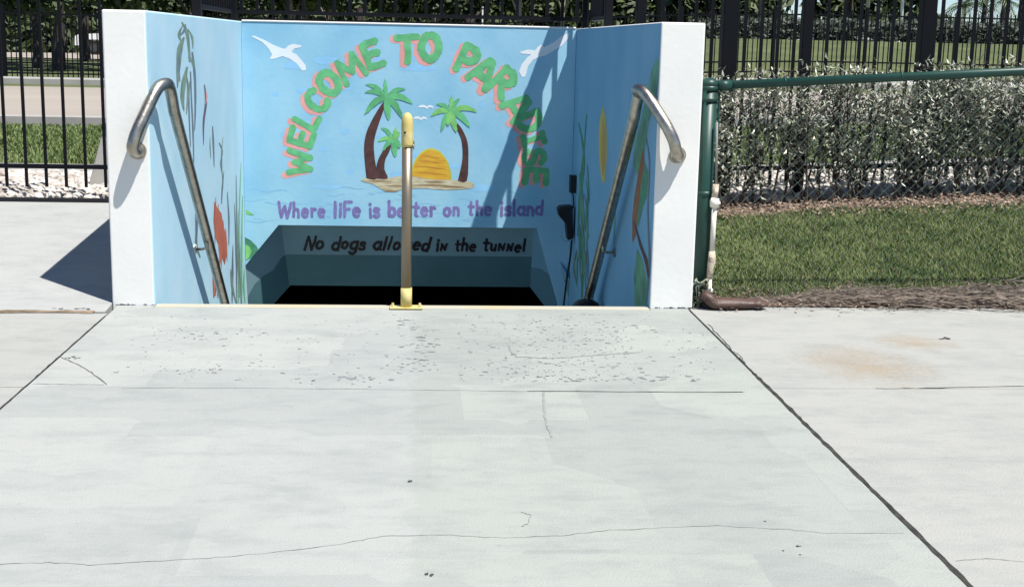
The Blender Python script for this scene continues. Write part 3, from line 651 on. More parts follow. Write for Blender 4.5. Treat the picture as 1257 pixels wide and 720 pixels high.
for (a, b, c, d) in ((265, 242, 264, 300), (268, 250, 270, 318), (271, 262, 272, 330), (274, 270, 276, 322), (277, 280, 279, 320), (263, 300, 264, 352), (266, 318, 267, 366), (262, 326, 263, 362), (269, 300, 270, 338)):
    brush([(a, b), ((a+c)/2+random.uniform(-.8, .8), (b+d)/2), (c, d)], [.4, random.uniform(1.6, 3.2), .3], random.choice([M_red, M_sal2]), 'l', 3, 'painted_red_stroke')
# right wall plants and tall narrow sun
M_gr_r = mat('painted_shade_green', (.12, .31, .19), .6, var=.3, scale=8)
paint('painted_tall_sun', blob([(740, 130), (744, 150), (745, 180), (744, 205), (741, 226), (737, 210), (735, 180), (736, 150)]), M_yel, 'r', 1)
paint('painted_tall_sun_core', blob([(740, 142), (743, 165), (743, 195), (740, 217), (738, 195), (738, 165)]), mat('painted_amber', (.50, .28, .05), .6), 'r', 2)
paint('painted_big_leaf', [(806, 70), (809, 80), (808, 100), (802, 130), (795, 155), (793, 175), (788, 200), (782, 215), (777, 200), (779, 175), (786, 150), (795, 110), (799, 90)], M_gr_r, 'r', 1)
paint('painted_big_leaf', [(790, 195), (797, 215), (796, 235), (789, 255), (783, 280), (780, 260), (783, 230)], M_green3, 'r', 2)
paint('painted_big_leaf', [(782, 305), (789, 320), (794, 345), (794, 375), (779, 375), (778, 340)], M_gr_r, 'r', 1)
paint('painted_rust_bird', [(790, 180), (791, 200), (787, 225), (784, 250), (780, 290), (776, 298), (776, 265), (779, 240), (784, 210)], mat('painted_rust', (.27, .10, .04), .6, var=.3, scale=10), 'r', 3)
for pts, ws, m in [([(793, 170), (797, 200), (795, 260), (797, 320), (793, 370)], [1, 1.6, 1.6, 2.5, 2], M_slate), ([(778, 270), (786, 300), (793, 320), (796, 340)], [1, 3, 4, 2], M_brn),
    ([(754, 215), (755, 250), (753, 300)], [.5, 2, .6], M_gr_r), ([(710, 150), (714, 170), (717, 200), (713, 240), (716, 300), (714, 365)], [1, 2, 2, 3, 3, 2], M_green3), ([(720, 140), (717, 180), (712, 230), (709, 290)], [1, 1.5, 2.6, 1.5], M_green3)]:
    brush(pts, ws, m, 'r', 4, 'painted_vine')
for i in range(22):
    x = random.uniform(706, 721); y = random.uniform(200, 320); L_ = random.uniform(30, 60)
    brush([(x, y), (x+random.uniform(-3, 3), y+L_/2), (x+random.uniform(-2, 3), min(374, y+L_))], [.5, random.uniform(1.4, 3.2), .4], random.choice([M_green3, M_gr_r, M_grn_l, M_slate]), 'r', 5+(i % 5)*.6, 'painted_vine')

# ------------------------------------------------------------------ handrails
def handrail(side, label):
    xw = WX1 if side < 0 else WX2; s = side
    fx = -1.432 if s < 0 else 1.392; fz = .815 if s < 0 else .835
    xi = -1.288 if s < 0 else 1.196
    root = empty('handrail', (fx, WY0, fz), label, 'handrail', 'steel handrails of the stairwell')
    R_ = .0315; yo = WY0-.085
    tx = (xi+fx)/2
    hp = ([(163, 183, 6.79), (164, 174, 6.785), (169, 159, 6.80), (180, 135, 6.85), (190, 114, 6.90), (197, 105, 6.94), (205, 103, 6.985), (212, 107, 7.03), (217, 119, 7.07), (221, 135, 7.12)] if s < 0 else
          [(829.5, 183, 6.79), (827, 173, 6.785), (819, 156, 6.80), (806, 135, 6.85), (795, 119, 6.90), (788, 111.5, 6.94), (782, 110.5, 6.985), (776.5, 115, 7.03), (773, 127, 7.07), (769, 143, 7.12)])
    path = [(fx, WY0-.002, fz), (fx, WY0-.045, fz-.002)]+[tuple(PX(a, b, y=c)) for a, b, c in hp]
    path[-1] = (xi, path[-1][1], path[-1][2]); path[-2] = (xi, path[-2][1], path[-2][2]); path[-3] = (xi+s*.004, path[-3][1], path[-3][2])
    if s < 0: e = (xi, 8.86, -.42)
    else: e = (xi, 8.86, -.42)
    P = spline(path, 3)+[Vector(path[-1]).lerp(Vector(e), t/8) for t in range(1, 9)]
    e2 = Vector(e); P += [e2+Vector((0, .35, -.33)), e2+Vector((0, 1.35, -1.25))]
    part(MB().tube(P, R_, 16), 'pipe', M_steel, root, True)
    part(MB().tube([(fx, WY0+.001, fz), (fx, WY0-.012, fz)], [.047, .045], 20), 'wall_flange', M_steel, root)
    part(MB().tube([(fx, WY0-.011, fz), (fx, WY0-.036, fz)], [.041, .036], 20), 'collar', M_steel, root)
    for an in (40, 160, 280):
        bx, bz = fx+.040*math.cos(math.radians(an)), fz+.040*math.sin(math.radians(an))
    yb = 8.13; t = (yb-path[-1][1])/(8.86-path[-1][1]); zb_ = path[-1][2]+(-.42-path[-1][2])*t
    zb_ = zb_-.01
    mb = MB().tube([(xi, yb, zb_-.02), (xi, yb, zb_-.055), (xi+(xw-xi)*.35, yb, zb_-.07), (xw-s*.012, yb, zb_-.07)], .009, 8)
    part(mb, 'bracket_arm', M_steel, root, True)
    part(MB().tube([(xw, yb, zb_-.07), (xw-s*.012, yb, zb_-.07)], .030, 14), 'bracket_plate', M_pvc if s < 0 else M_steel, root)
    return root
handrail(-1, 'bent steel handrail on the sunlit left wall, casting a shadow on it')
handrail(1, 'bent steel handrail on the shaded right wall of the stairs')
# ------------------------------------------------------------------ post in the middle of the top step
bx, by = -.043, WY0-.045
post = empty('bollard', (bx, by, 0), 'thin grey steel post with yellow top and foot, in the middle of the stair head', 'bollard')
part(MB().tube([(bx, by, .10), (bx, by, .875)], .0275, 20), 'shaft', M_postgrey, post, True)
zz = [(.86, .0305), (.875, .031), (.97, .031), (1.005, .029), (1.025, .021), (1.035, .010), (1.037, .001)]
part(MB().tube([(bx, by, a) for a, r in zz], [r for a, r in zz], 20), 'yellow_cap', M_postyel, post, True)
part(MB().tube([(bx+.030, by-.004, .86), (bx+.036, by-.004, .86)], .014, 10), 'latch', M_postgrey, post)
part(MB().tube([(bx+.031, by, .855), (bx+.031, by, .89)], .007, 8), 'latch_pin', M_postgrey, post)
part(MB().tube([(bx-.012, by-.030, .935), (bx-.012, by-.034, .935)], .006, 8), 'lock_hole', M_blkpl, post)
part(MB().tube([(bx, by, .008), (bx, by, .115)], .030, 20), 'yellow_foot', M_postyel, post, True)
bpz = MB()
bevel(part(MB().box(bx-.088, bx+.088, by-.040, by+.040, .004, .013), 'base_plate', M_postyel, post), .004, 2)
for sx in (-1, 1):
    for sy in (-1, 1):
        part(MB().tube([(bx+sx*.072, by+sy*.022, .012), (bx+sx*.072, by+sy*.022, .026)], .007, 6), 'bolt', M_postyel, post)
# dark rounded thing at the foot of the right rail
q = PX(716, 372, y=8.6)
mb = MB(); N = 16
for j in range(5):
    pass
zz = [(0, .085), (.03, .095), (.06, .085), (.08, .055), (.09, .02)]
boot = MB().tube([(q.x+.02, 8.6, q.z-.06+a) for a, r in zz], [r for a, r in zz], 16).build('rubber_buffer', M_blkpl, smooth=True)
tag(boot, 'rounded black buffer low beside the right handrail', 'buffer')
# dirt and chipped paint where the white wall ends meet the slab
mb = MB()
for (xa_, xb_) in ((WX0+.01, WX1-.01), (WX2+.01, WX3-.01)):
    for _ in range(16):
        x = random.uniform(xa_, xb_); L_ = random.uniform(.008, .035); hh_ = random.uniform(.002, .008)
        mb.add([(x, WY0-.0012, .002), (x+L_, WY0-.0012, .002), (x+L_*.8, WY0-.0012, hh_), (x+L_*.3, WY0-.0012, hh_*1.3)], [(0, 1, 2, 3)])
mb.build('base_grime', M_chip, pave)
# ------------------------------------------------------------------ floodlight and cable on the right wall
fy = 10.22; fp = PX(700, 266, y=fy); fl_ = empty('floodlight', (WX2, fy, fp.z), 'black floodlight fixed to the shaded right wall near the back corner', 'floodlight')
def fq(px, py, dy=0): v = PX(px, py, y=fy+dy); return Vector((min(v.x, WX2-.003), v.y, v.z))
hd = [fq(685, 258), fq(688, 254), fq(703, 253), fq(704, 293), fq(697, 295), fq(695, 275), fq(687, 266)]
ft = MB(); nn = len(hd); ft.add([p for p in hd]+[p+Vector((0, .14, 0)) for p in hd], [tuple(range(nn))[::-1], tuple(range(nn, 2*nn))]+[(i, (i+1) % nn, (i+1) % nn+nn, i+nn) for i in range(nn)])
bevel(part(ft, 'lamp_head', M_blkpl, fl_), .006, 2)
part(MB().box(WX2-.05, WX2-.001, fy+.0, fy+.10, fq(703, 237).z, fq(703, 216).z), 'junction_box', M_blkpl, fl_)
part(MB().tube(spline([fq(703, 237, .05), fq(704, 246, .05), fq(703, 256, .05)], 4), .006, 8), 'feed_cable', M_blkpl, fl_, True)
part(MB().tube(spline([fq(688, 284, -.01), fq(689, 291, -.01), fq(694, 296, -.01), fq(702, 294, -.01)], 6), .005, 8), 'mounting_loop', mat('pale_blue_hook', (.25, .42, .52), .5), fl_, True)
part(MB().tube(spline([fq(702, 294, .05), fq(700, 315, .05), fq(696, 340, .05), fq(692, 374, .05), fq(690, 395, .05)], 5), .008, 8), 'drop_cable', M_blkpl, fl_, True)

# ------------------------------------------------------------------ black picket fences
def picket_mesh(h, wd=.025):
    me = bpy.data.meshes.new('picket'); mb = MB().box(-wd/2, wd/2, -wd/2, wd/2, 0, h); me.from_pydata(mb.V, [], mb.F); me.materials.append(M_alu); return me
def fence(label, a, b, zfun, top, rails, pitch, posts=(), wd=.025, start=0.0, solid=None, postw=.063, postb=-.15):
    """straight run of fence: every picket, rail and post its own part"""
    a = Vector(a); b = Vector(b); L_ = (b-a).length; d = (b-a)/L_
    root = empty('picket_fence', (a.x, a.y, zfun(a.x, a.y)), label, 'fence', 'black metal picket fences')
    n = int((L_-start)/pitch); cache = {}; ang = math.atan2(d.y, d.x)
    for i in range(n+1):
        p = a+d*(start+i*pitch); z0 = zfun(p.x, p.y); hh = round(top-z0, 1)
        if hh not in cache: cache[hh] = picket_mesh(hh, wd)
        o = bpy.data.objects.new('picket', cache[hh]); COL.objects.link(o); o.location = (p.x-a.x, p.y-a.y, z0-root.location.z); o.rotation_euler.z = ang; o.parent = root
    def beam(name, z0, z1, th):
        nn_ = Vector((-d.y, d.x))*th/2; za, zb_ = z0(a), z0(b)
        V = []
        for (p, zz_) in ((a, za), (b, zb_)):
            for sg in (-1, 1):
                for up in (0, z1): V.append((p.x+nn_.x*sg, p.y+nn_.y*sg, zz_+up))
        mb = MB().add(V, [(0, 1, 3, 2), (4, 6, 7, 5), (0, 4, 5, 1), (2, 3, 7, 6), (1, 5, 7, 3), (0, 2, 6, 4)])
        part(mb, name, M_alu, root)
    for r in rails: beam('rail', (lambda p, r=r: r if r > 1.2 else zfun(p.x, p.y)+r), .030, wd+.012)
    if solid: beam('added_shade_board', lambda p: solid[0], solid[1]-solid[0], .03)  # added board above the view, only there to cast a shadow band
    for (t, w_) in posts:
        p = a+d*t; z0 = zfun(p.x, p.y)+postb
        bevel(part(MB().box(p.x-w_/2, p.x+w_/2, p.y-w_/2, p.y+w_/2, z0, top+.02), 'post', M_alu, root), .004, 1)
        part(MB().box(p.x-w_/2-.006, p.x+w_/2+.006, p.y-w_/2-.006, p.y+w_/2+.006, top+.02, top+.045), 'post_cap', M_alu, root)
    return root
FT = 2.28
xl = PX(129, 200, y=9.45).x
gz = lambda x, y: H(x, y)+.10
fence('black picket fence left of the stairwell, standing over white gravel', (xl-.1375*34, 9.45), (xl+.02, 9.45), gz, FT, (.13, 1.95), .1375, wd=.019, posts=((0, .065), (2.45, .065)))
xr0 = PX(790, 15, y=9.7).x
xp = PX(813, 40, y=9.7).x
fr = fence('long black picket fence on the right behind the hedge', (xp, 9.7), (xp+.1245*46, 9.7), gz, FT, (.13, 1.95), .1245, wd=.022, posts=((-.165, .075), (PX(895, 40, y=9.7).x-xp, .115), (PX(990, 40, y=9.7).x-xp, .075), (PX(1137, 40, y=9.7).x-xp, .105), (5.0, .105)))
wz = lambda x, y: 1.60
fence('black picket fence along the top of the mural wall', (-1.44, 10.66), (1.36, 10.66), wz, 2.42, (1.585, 2.28), .1215, posts=((.0, .05), (2.8, .05)), start=.06, postb=-.09)
fence('short black fence on top of the left stairwell wall', (-1.46, 9.0), (-1.46, 10.60), wz, 2.42, (1.585, 2.28), .12, posts=((0, .06),), start=.1, postb=-.09)
rf = fence('made-up short black fence on the right stairwell wall, deep top board added to shade the mural', (1.40, 9.65), (1.40, 10.60), wz, 2.46, (1.585,), .113, posts=((0, .06),), start=.03, wd=.022, solid=(2.15, 2.47), postb=-.09)  # invented panel; board and pickets shaped for the striped shadow on the mural
# far second fence beyond the road, too fine to pick its pickets apart
mb = MB(); yF = 34.0
for i in range(760):
    x = -26+i*.125
    z = H(x, yF); mb.box(x-.012, x+.012, yF-.012, yF+.012, z+.06, z+1.75)
ff_ = empty('far_picket_fence', (0, yF, H(0, yF)), 'distant black picket fence on the far side of the road', 'fence')
tag(part(mb, 'pickets', M_alu, ff_), kind='stuff')
for zr in (.16, .42, 1.62):
    mbr = MB()
    for i in range(96):
        x0 = -26+i; x1 = x0+1; za, zb_ = H(x0, yF)+zr, H(x1, yF)+zr
        mbr.add([(x0, yF-.02, za), (x1, yF-.02, zb_), (x1, yF-.02, zb_+.04), (x0, yF-.02, za+.04)], [(0, 1, 2, 3)])
    part(mbr, 'rail', M_alu, ff_)
for i in range(30):
    x = -25+i*2.45; part(MB().box(x-.04, x+.04, yF-.04, yF+.04, H(x, yF)-.1, H(x, yF)+1.85), 'post', M_alu, ff_)

# ------------------------------------------------------------------ green chain-link fence
GY = 6.985
def gtop(x): return 1.222+.063*(x-1.56)
cf = empty('chain_link_fence', (1.56, GY, 0), 'dark green chain-link fence with round top rail in front of the lawn', 'fence')
gx = 1.572
part(MB().tube([(gx, GY, -.1), (gx, GY, 1.20)], .046, 20), 'corner_post', M_grnpipe, cf, True)
zz = [(1.195, .050), (1.212, .050), (1.222, .046), (1.236, .030), (1.240, .004)]
part(MB().tube([(gx, GY, a) for a, r in zz], [r for a, r in zz], 20), 'post_cap', M_grnpipe, cf, True)
for z in (1.185, 1.125, .62, .12): part(MB().tube([(gx, GY, z-.012), (gx, GY, z+.012)], .0505, 20), 'tension_band', M_grnpipe, cf, True)
xe = 5.2
part(MB().tube([(gx+.055, GY, gtop(gx)-.022), (xe, GY, gtop(xe)-.022)], .0235, 14), 'top_rail', M_grnpipe, cf, True)
part(MB().tube([(gx+.045, GY, gtop(gx)-.023), (gx+.12, GY, gtop(gx)-.020)], .029, 14), 'rail_end_cup', M_grnpipe, cf, True)
for xx in (1.98, 2.62): part(MB().tube([(xx, GY, gtop(xx)-.022), (xx+.008, GY, gtop(xx)-.0215)], .027, 14), 'tie_band', M_grnpipe, cf, True)
part(MB().tube([(4.3, GY+.04, -.1), (4.3, GY+.04, gtop(4.3)-.04)], .030, 14), 'line_post', M_grnpipe, cf, True)
part(MB().tube([(gx+.058, GY-.004, .06), (gx+.058, GY-.004, 1.17)], .006, 8), 'tension_bar', M_grnpipe, cf)
mb = MB(); dxm = .070; x = gx+.062; k = 0
while x < xe:
    pts = []; zt_ = gtop(x)-.045; n_ = int((zt_-.03)/(dxm/2))
    for i in range(n_+1):
        zz_ = zt_-i*dxm/2; pts.append((x+(dxm/2 if (i % 2) else 0), GY+(.003 if i % 2 else -.003), zz_))
    mb.tube(pts, .0014, 4, False)
    x2 = x+dxm/2
    pts = []
    for i in range(n_+1):
        zz_ = zt_-i*dxm/2; pts.append((x2+(0 if (i % 2) else dxm/2), GY+(-.003 if i % 2 else .003), zz_))
    mb.tube(pts, .0014, 4, False); x += dxm
part(mb, 'wire_mesh', M_grnwire, cf)

# ------------------------------------------------------------------ white pipe beside the post
pv = empty('standpipe', (1.62, 6.93, 0), 'thin white crusted plastic pipe standing beside the green fence post', 'pipe')
def g3(px, py, y=6.93): return PX(px, py, y=y)
part(MB().tube([g3(870, 372), g3(871, 340)], .013, 12), 'pipe_foot', M_pvc, pv, True)
part(MB().tube([g3(871, 341), g3(872, 330), g3(874, 318), g3(874, 308)], [.016, .018, .022, .017], 12), 'crusted_joint', M_rust, pv, True)
part(MB().tube([g3(874, 310), g3(877, 252)], .014, 12), 'pipe', M_pvc, pv, True)
part(MB().tube([g3(877, 254), g3(877, 248), g3(878, 243)], [.024, .026, .022], 12), 'coupling', M_pvc, pv, True)
part(MB().tube([g3(877, 244), g3(879, 226)], .017, 12), 'valve', M_rust, pv, True)
part(MB().tube([g3(872, 251), g3(884, 249)], .010, 10), 'valve_handle', M_pvc, pv, True)
part(MB().tube([g3(879, 228), g3(880, 150)], .007, 8), 'riser', mat('grey_thin_pipe', (.22, .21, .19), .6), pv, True)
# dark palm sheath lying at the pavement edge
bp2 = MB(); P = [PX(a, b, y=6.86) for a, b in ((862, 360), (869, 364), (880, 375), (905, 381), (928, 384), (942, 386))]
P = spline(P, 5); n_ = len(P)
rr = [.030+.018*math.sin(math.pi*min(1, (i/n_)*1.3)) if i/n_ < .75 else .045*(1-(i/n_-.75)*3.4) for i in range(n_)]
sh = MB().tube([(p.x, p.y, max(p.z, .03)) for p in P], [max(.006, r*.8) for r in rr], 12)
sh.V = [(x, 6.86+(y-6.86)*1.5, .004+max(0, z)*.9) for x, y, z in sh.V]
o = sh.build('palm_sheath', M_boot, smooth=True); tag(o, 'dark brown dried palm sheath lying at the foot of the green post', 'palm sheath')
el = MB().tube(spline([g3(869, 357, 6.92), g3(869, 366, 6.91), g3(866, 378, 6.89)], 4), .030, 12).build('drain_elbow', M_blkpl, smooth=True)
tag(el, 'short black drain pipe elbow under the white pipe', 'drain pipe')
# little weeds at the wall foot
def leafquad(mb, p, L_, w_, yaw, pit, curl=0.0):
    d = Vector((math.cos(yaw)*math.cos(pit), math.sin(yaw)*math.cos(pit), math.sin(pit))); s_ = Vector((-math.sin(yaw), math.cos(yaw), 0))*w_/2
    up_ = d.cross(s_).normalized()*curl*L_
    m_ = p+d*L_*.45+up_
    mb.add([p, m_+s_, p+d*L_, m_-s_], [(0, 1, 2, 3)])
wd_ = MB()
for _ in range(120):
    p = PX(random.gauss(862, 7), random.uniform(345, 384), y=6.90); leafquad(wd_, p, .03, .018, random.uniform(0, 6.3), random.uniform(-.2, 1))
for _ in range(14):
    p0 = PX(random.gauss(860, 5), 383, y=6.9); wd_.tube([p0, p0+Vector((random.uniform(-.02, .04), 0, random.uniform(.05, .16)))], .002, 4)
tag(wd_.build('weed', M_leafH), 'small weed growing between the white wall end and the green post', 'weed')

# ------------------------------------------------------------------ gravel, edging, litter, lawn
def hole(x, y): return WX0-.02 < x < WX3+.02 and y < WY1+.25
def ico():
    bm = bmesh.new(); bmesh.ops.create_icosphere(bm, subdivisions=1, radius=1); V = [v.co.copy() for v in bm.verts]; Fc = [tuple(v.index for v in f.verts) for f in bm.faces]; bm.free(); return V, Fc
IV, IF = ico()
def stones(regs, name):
    mb = MB()
    for (x0, x1, y0, y1, cnt, smin, smax) in regs:
        for _ in range(cnt):
            x = random.uniform(x0, x1); y = random.uniform(y0, y1)
            if hole(x, y): continue
            s = random.uniform(smin, smax); R = Matrix.Rotation(random.uniform(0, 6.3), 3, 'Z') @ Matrix.Rotation(random.uniform(-.5, .5), 3, 'X')
            sc = Vector((s*random.uniform(.8, 1.5), s*random.uniform(.7, 1.1), s*random.uniform(.45, .8))); c = Vector((x, y, H(x, y)+s*random.uniform(.1, .7)+.012))
            mb.add([R @ Vector((v.x*sc.x*random.uniform(.8, 1.15), v.y*sc.y, v.z*sc.z))+c for v in IV], IF)
    return tag(mb.build(name, M_stone), kind='stuff')
strip('gravel_bed', -9, WX0-.0, 9.44, 11.3, .012, M_bed, 30, 10); strip('gravel_bed', WX3+.0, 9, 9.44, 11.3, .012, M_bed, 40, 10)
stones([(-4.6, -1.6, 9.46, 11.2, 5200, .018, .046), (1.6, 6.4, 9.5, 11.2, 5200, .018, .046)], 'white_gravel')
ed = bevel(MB().box(-9, WX0-.01, 9.402, 9.432, .1, .255).build('edging_board', M_blkpl), .003, 1); ed.data.update()
tag(ed, 'low black edging strip between the ramped apron and white gravel', 'edging')
# white tapered stub behind the fence
sp = [PX(a, b, y=10.1) for a, b in ((106, 238), (140, 238), (140, 158), (126, 158))]
mb = MB(); n_ = 4
mb.add(sp+[p+Vector((0.0, .22, 0)) for p in sp], [(0, 1, 2, 3), (7, 6, 5, 4), (0, 4, 5, 1), (1, 5, 6, 2), (2, 6, 7, 3), (3, 7, 4, 0)])
stub = empty('marker_post', tuple(sp[0]), 'sloping pale concrete stub with dark cap behind the left fence', 'marker post')
bevel(part(mb, 'body', M_pole, stub), .01, 2)
cp_ = PX(131, 158, y=10.1)
bevel(part(MB().box(cp_.x-.035, cp_.x+.12, 10.08, 10.34, cp_.z-.01, cp_.z+.035), 'cap', M_blkpl, stub), .006, 2)
# leaf litter strip under the hedge
def bedfront(x): return 9.12+.03*math.sin(x*7)+.05*math.sin(x*2.3)
V = []; Fc = []; n_ = 80
for i in range(n_+1):
    x = 1.53+(9-1.53)*i/n_
    for y in (bedfront(x), 9.30, 9.50): V.append((x, y, H(x, y)+.012))
for i in range(n_):
    for j in range(2): a_ = i*3+j; Fc.append((a_, a_+3, a_+4, a_+1))
tag(mesh('mulch_bed', V, Fc, M_litter), kind='structure')
mb = MB()
for _ in range(5200):
    x = random.uniform(1.55, 6); y = random.gauss(9.24, .16)
    if y > 9.6 or y < 8.85: continue
    leafquad(mb, Vector((x, y, H(x, y)+random.uniform(.012, .05))), random.uniform(.02, .055), random.uniform(.01, .02), random.uniform(0, 6.3), random.uniform(-.3, .6), random.uniform(-.2, .2))
tag(mb.build('fallen_leaves', M_litleaf), kind='stuff')
def edge(x): return 7.02+.03*math.sin(x*3+1)+.02*math.sin(x*11)+(.10*S(2.6, 3.5, x))
def blades(n, x0, x1, y0, y1, hmin, hmax, wd, m, name, cond=None):
    mb = MB(); V = []; Fc = []
    for _ in range(n):
        x = random.uniform(x0, x1); y = random.uniform(y0, y1)
        if cond and not cond(x, y): continue
        h_ = random.uniform(hmin, hmax); a_ = random.uniform(0, 6.28); l = random.uniform(.2, 1.0)*h_; an = random.uniform(0, 6.28)
        z = H(x, y)-.003; ca, sa = math.cos(a_)*wd/2, math.sin(a_)*wd/2; dx_, dy_ = math.cos(an)*l, math.sin(an)*l; b_ = len(V)
        V += [(x-ca, y-sa, z), (x+ca, y+sa, z), (x+ca*.8+dx_*.4, y+sa*.8+dy_*.4, z+h_*.6), (x-ca*.8+dx_*.4, y-sa*.8+dy_*.4, z+h_*.6), (x+dx_, y+dy_, z+h_)]
        Fc += [(b_, b_+1, b_+2, b_+3), (b_+3, b_+2, b_+4)]
    return tag(mesh(name, V, Fc, m), kind='stuff')
blades(105000, 1.56, 5.0, 7.0, 9.25, .018, .050, .0055, M_blade, 'lawn_grass', lambda x, y: edge(x) < y < bedfront(x)+random.uniform(-.08, .04))
blades(30000, 1.56, 5.0, 6.98, 9.25, .02, .05, .005, M_blade2, 'dry_lawn_grass', lambda x, y: edge(x)-.05 < y < bedfront(x)+.05 and (y < edge(x)+random.expovariate(6.5) or y > bedfront(x)-random.expovariate(6) or random.random() < .40))
blades(45000, -9, -1.65, 12.05, 17.2, .02, .07, .014, M_blade, 'verge_grass')
blades(30000, 1.6, 12, 12.05, 17.2, .02, .07, .014, M_blade, 'verge_grass')
# dead palm fibre along the pavement edge
mb = MB()
def clearx(x): return S(1.75, 2.5, x)
for _ in range(1900):
    x = 1.62+3.0*random.random()**.8
    if random.random() > .25+.75*clearx(x): continue
    wdt = .05+.07*clearx(x)+.12*S(2.8, 3.4, x)
    y = edge(x)-.04+random.gauss(0, wdt*.5); z = max(0.004, H(x, y))+random.uniform(.002, .02+.05*clearx(x))
    L_ = random.uniform(.05, .30); an = random.gauss(.12, .35); bend = random.uniform(-.3, .3); pts = []
    for i in range(4):
        t = i/3; aa = an+bend*t; pts.append((x+math.cos(aa)*L_*t, y+math.sin(aa)*L_*t, z+random.uniform(-.003, .003)+.02*math.sin(t*3)*random.random()))
    mb.tube(pts, random.uniform(.0012, .0036), 4, False)
for _ in range(46):
    x = random.uniform(2.2, 3.9); y = edge(x)-.05+random.gauss(0, .06); L_ = random.uniform(.35, .9); an = random.gauss(.15, .18); bd = random.uniform(-.35, .35); z = max(.004, H(x, y))+.02
    mb.tube([(x+math.cos(an+bd*t/5)*L_*t/5, y+math.sin(an+bd*t/5)*L_*t/5, z+.05*math.sin(t/5*3.1)*random.uniform(.7, 1)) for t in range(6)], [.006, .0055, .005, .004, .003, .0015], 5, False)
tag(mb.build('dead_palm_fibre', M_strand), kind='stuff')
mb = MB()
for _ in range(2600):
    x = random.uniform(1.6, 4.6); y = edge(x)+random.gauss(.02, .10)+(.10*S(2.6, 3.3, x))
    if y > edge(x)+.4: continue
    leafquad(mb, Vector((x, y, max(.004, H(x, y))+random.uniform(.002, .03))), random.uniform(.015, .06), random.uniform(.006, .016), random.uniform(0, 6.3), random.uniform(-.3, .5), random.uniform(-.3, .3))
tag(mb.build('edge_litter', M_litleaf), kind='stuff')
strip('edge_mulch', 1.60, 9, 6.925, 7.05, .008, M_litter, 120, 4, wob=.012)

# ------------------------------------------------------------------ hedge of separate shrubs
def shrub(x, y, hh, label, dens=1.0):
    z = H(x, y); root = empty('hedge_shrub', (x, y, z), label, 'shrub', 'silvery shrubs of the hedge behind the chain-link fence')
    st = MB(); lf = MB(); tips = []
    for k in range(random.randint(6, 8)):
        a_ = random.uniform(0, 6.28); b0 = Vector((x+random.uniform(-.22, .22), y+random.uniform(-.08, .08), z-.02))
        top = b0+Vector((math.cos(a_)*.26+random.uniform(-.14, .14), math.sin(a_)*.12, hh*random.uniform(.75, 1.0)))
        mid_ = b0.lerp(top, .5)+Vector((random.uniform(-.09, .09), random.uniform(-.05, .05), 0))
        P = spline([b0, mid_, top], 4); st.tube(P, [.011*(1-.8*i/len(P)) for i in range(len(P))], 5, False)
        for j in range(13):
            t = random.uniform(.22, 1); p = P[min(len(P)-1, int(t*len(P)))]; an = random.uniform(0, 6.28)
            e_ = p+Vector((math.cos(an)*random.uniform(.08, .24), math.sin(an)*random.uniform(.04, .16), random.uniform(.02, .22)))
            st.tube([p, p.lerp(e_, .5)+Vector((0, 0, .015)), e_], [.005, .003, .0015], 4, False); tips.append((p, e_))
    for (p, e_) in tips:
        n_ = int(random.uniform(18, 48)*dens)
        for _ in range(n_):
            q_ = p.lerp(e_, random.uniform(.1, 1.15))+Vector((random.gauss(0, .055), random.gauss(0, .045), random.gauss(0, .055)))
            if q_.x < 1.57 or q_.z > z+.97+.07*random.random(): continue
            if q_.z < z+.34 and random.random() < .45: continue
            leafquad(lf, q_, random.uniform(.030, .075), random.uniform(.012, .024), random.uniform(0, 6.28), random.uniform(-.6, 1.2), random.uniform(-.2, .2))
    part(st, 'stems', M_twig, root); part(lf, 'foliage', M_leafH, root)
    return root
hx = [1.93, 2.2, 2.46, 2.84, 3.18, 3.5, 3.84, 4.16, 4.48, 4.84, 5.2, 5.6]
desc = ['tall olive-tinted shrub against the white stairwell wall', 'bushy grey-green shrub second from the stairwell', 'thin shrub with a leaning stem, pale road showing through', 'sparse shrub with bare lower stems over white gravel',
        'open shrub left of the gap showing white gravel', 'bushy silvery shrub in the middle of the hedge', 'dense silvery shrub behind clear wire mesh', 'dense pale shrub right of the hedge middle', 'full silvery shrub near the right edge of the view', 'rightmost shrub of the hedge in view',
        'shrub of the hedge just past the right edge', 'farthest right shrub of the hedge']
for i, x in enumerate(hx):
    shrub(x+random.uniform(-.05, .05), 9.40+random.uniform(-.03, .05), [1.12, 1.0, 1.05, .92, 1.02, .96, 1.06, 1.0, 1.05, 1.05, 1.05, 1.05][i]-.09-.03*max(0, x-2), desc[i], [1.15, 1.0, .5, .42, .5, 1.0, 1.15, 1.2, 1.2, 1.2, 1.1, 1.0][i])

# ------------------------------------------------------------------ trees and far background
def crownverts(R_, hgt, n, seed, leaf):
    rnd = random.Random(seed); V = []; Fc = []; cl = []
    for _ in range(34):
        a_ = rnd.uniform(0, 6.28); rr_ = R_*rnd.uniform(.15, 1)**.6; cl.append((Vector((math.cos(a_)*rr_, math.sin(a_)*rr_, rnd.uniform(-.42, .5)*hgt*(1-.3*rr_/R_))), rnd.uniform(.35, .75)*R_*.42))
    for i in range(n):
        c, r = rnd.choice(cl); d = Vector((rnd.gauss(0, 1), rnd.gauss(0, 1), rnd.gauss(0, .8))).normalized()*r*rnd.uniform(.5, 1.05); p = c+d
        n1 = Vector((rnd.gauss(0, 1), rnd.gauss(0, 1), rnd.gauss(0, 1))).normalized(); n2 = n1.orthogonal().normalized(); s1 = leaf*rnd.uniform(.6, 1.3); s2 = s1*.5
        b_ = len(V); V += [p-n1*s1, p+n2*s2, p+n1*s1, p-n2*s2]; Fc.append((b_, b_+1, b_+2, b_+3))
    return V, Fc
kinds = {}
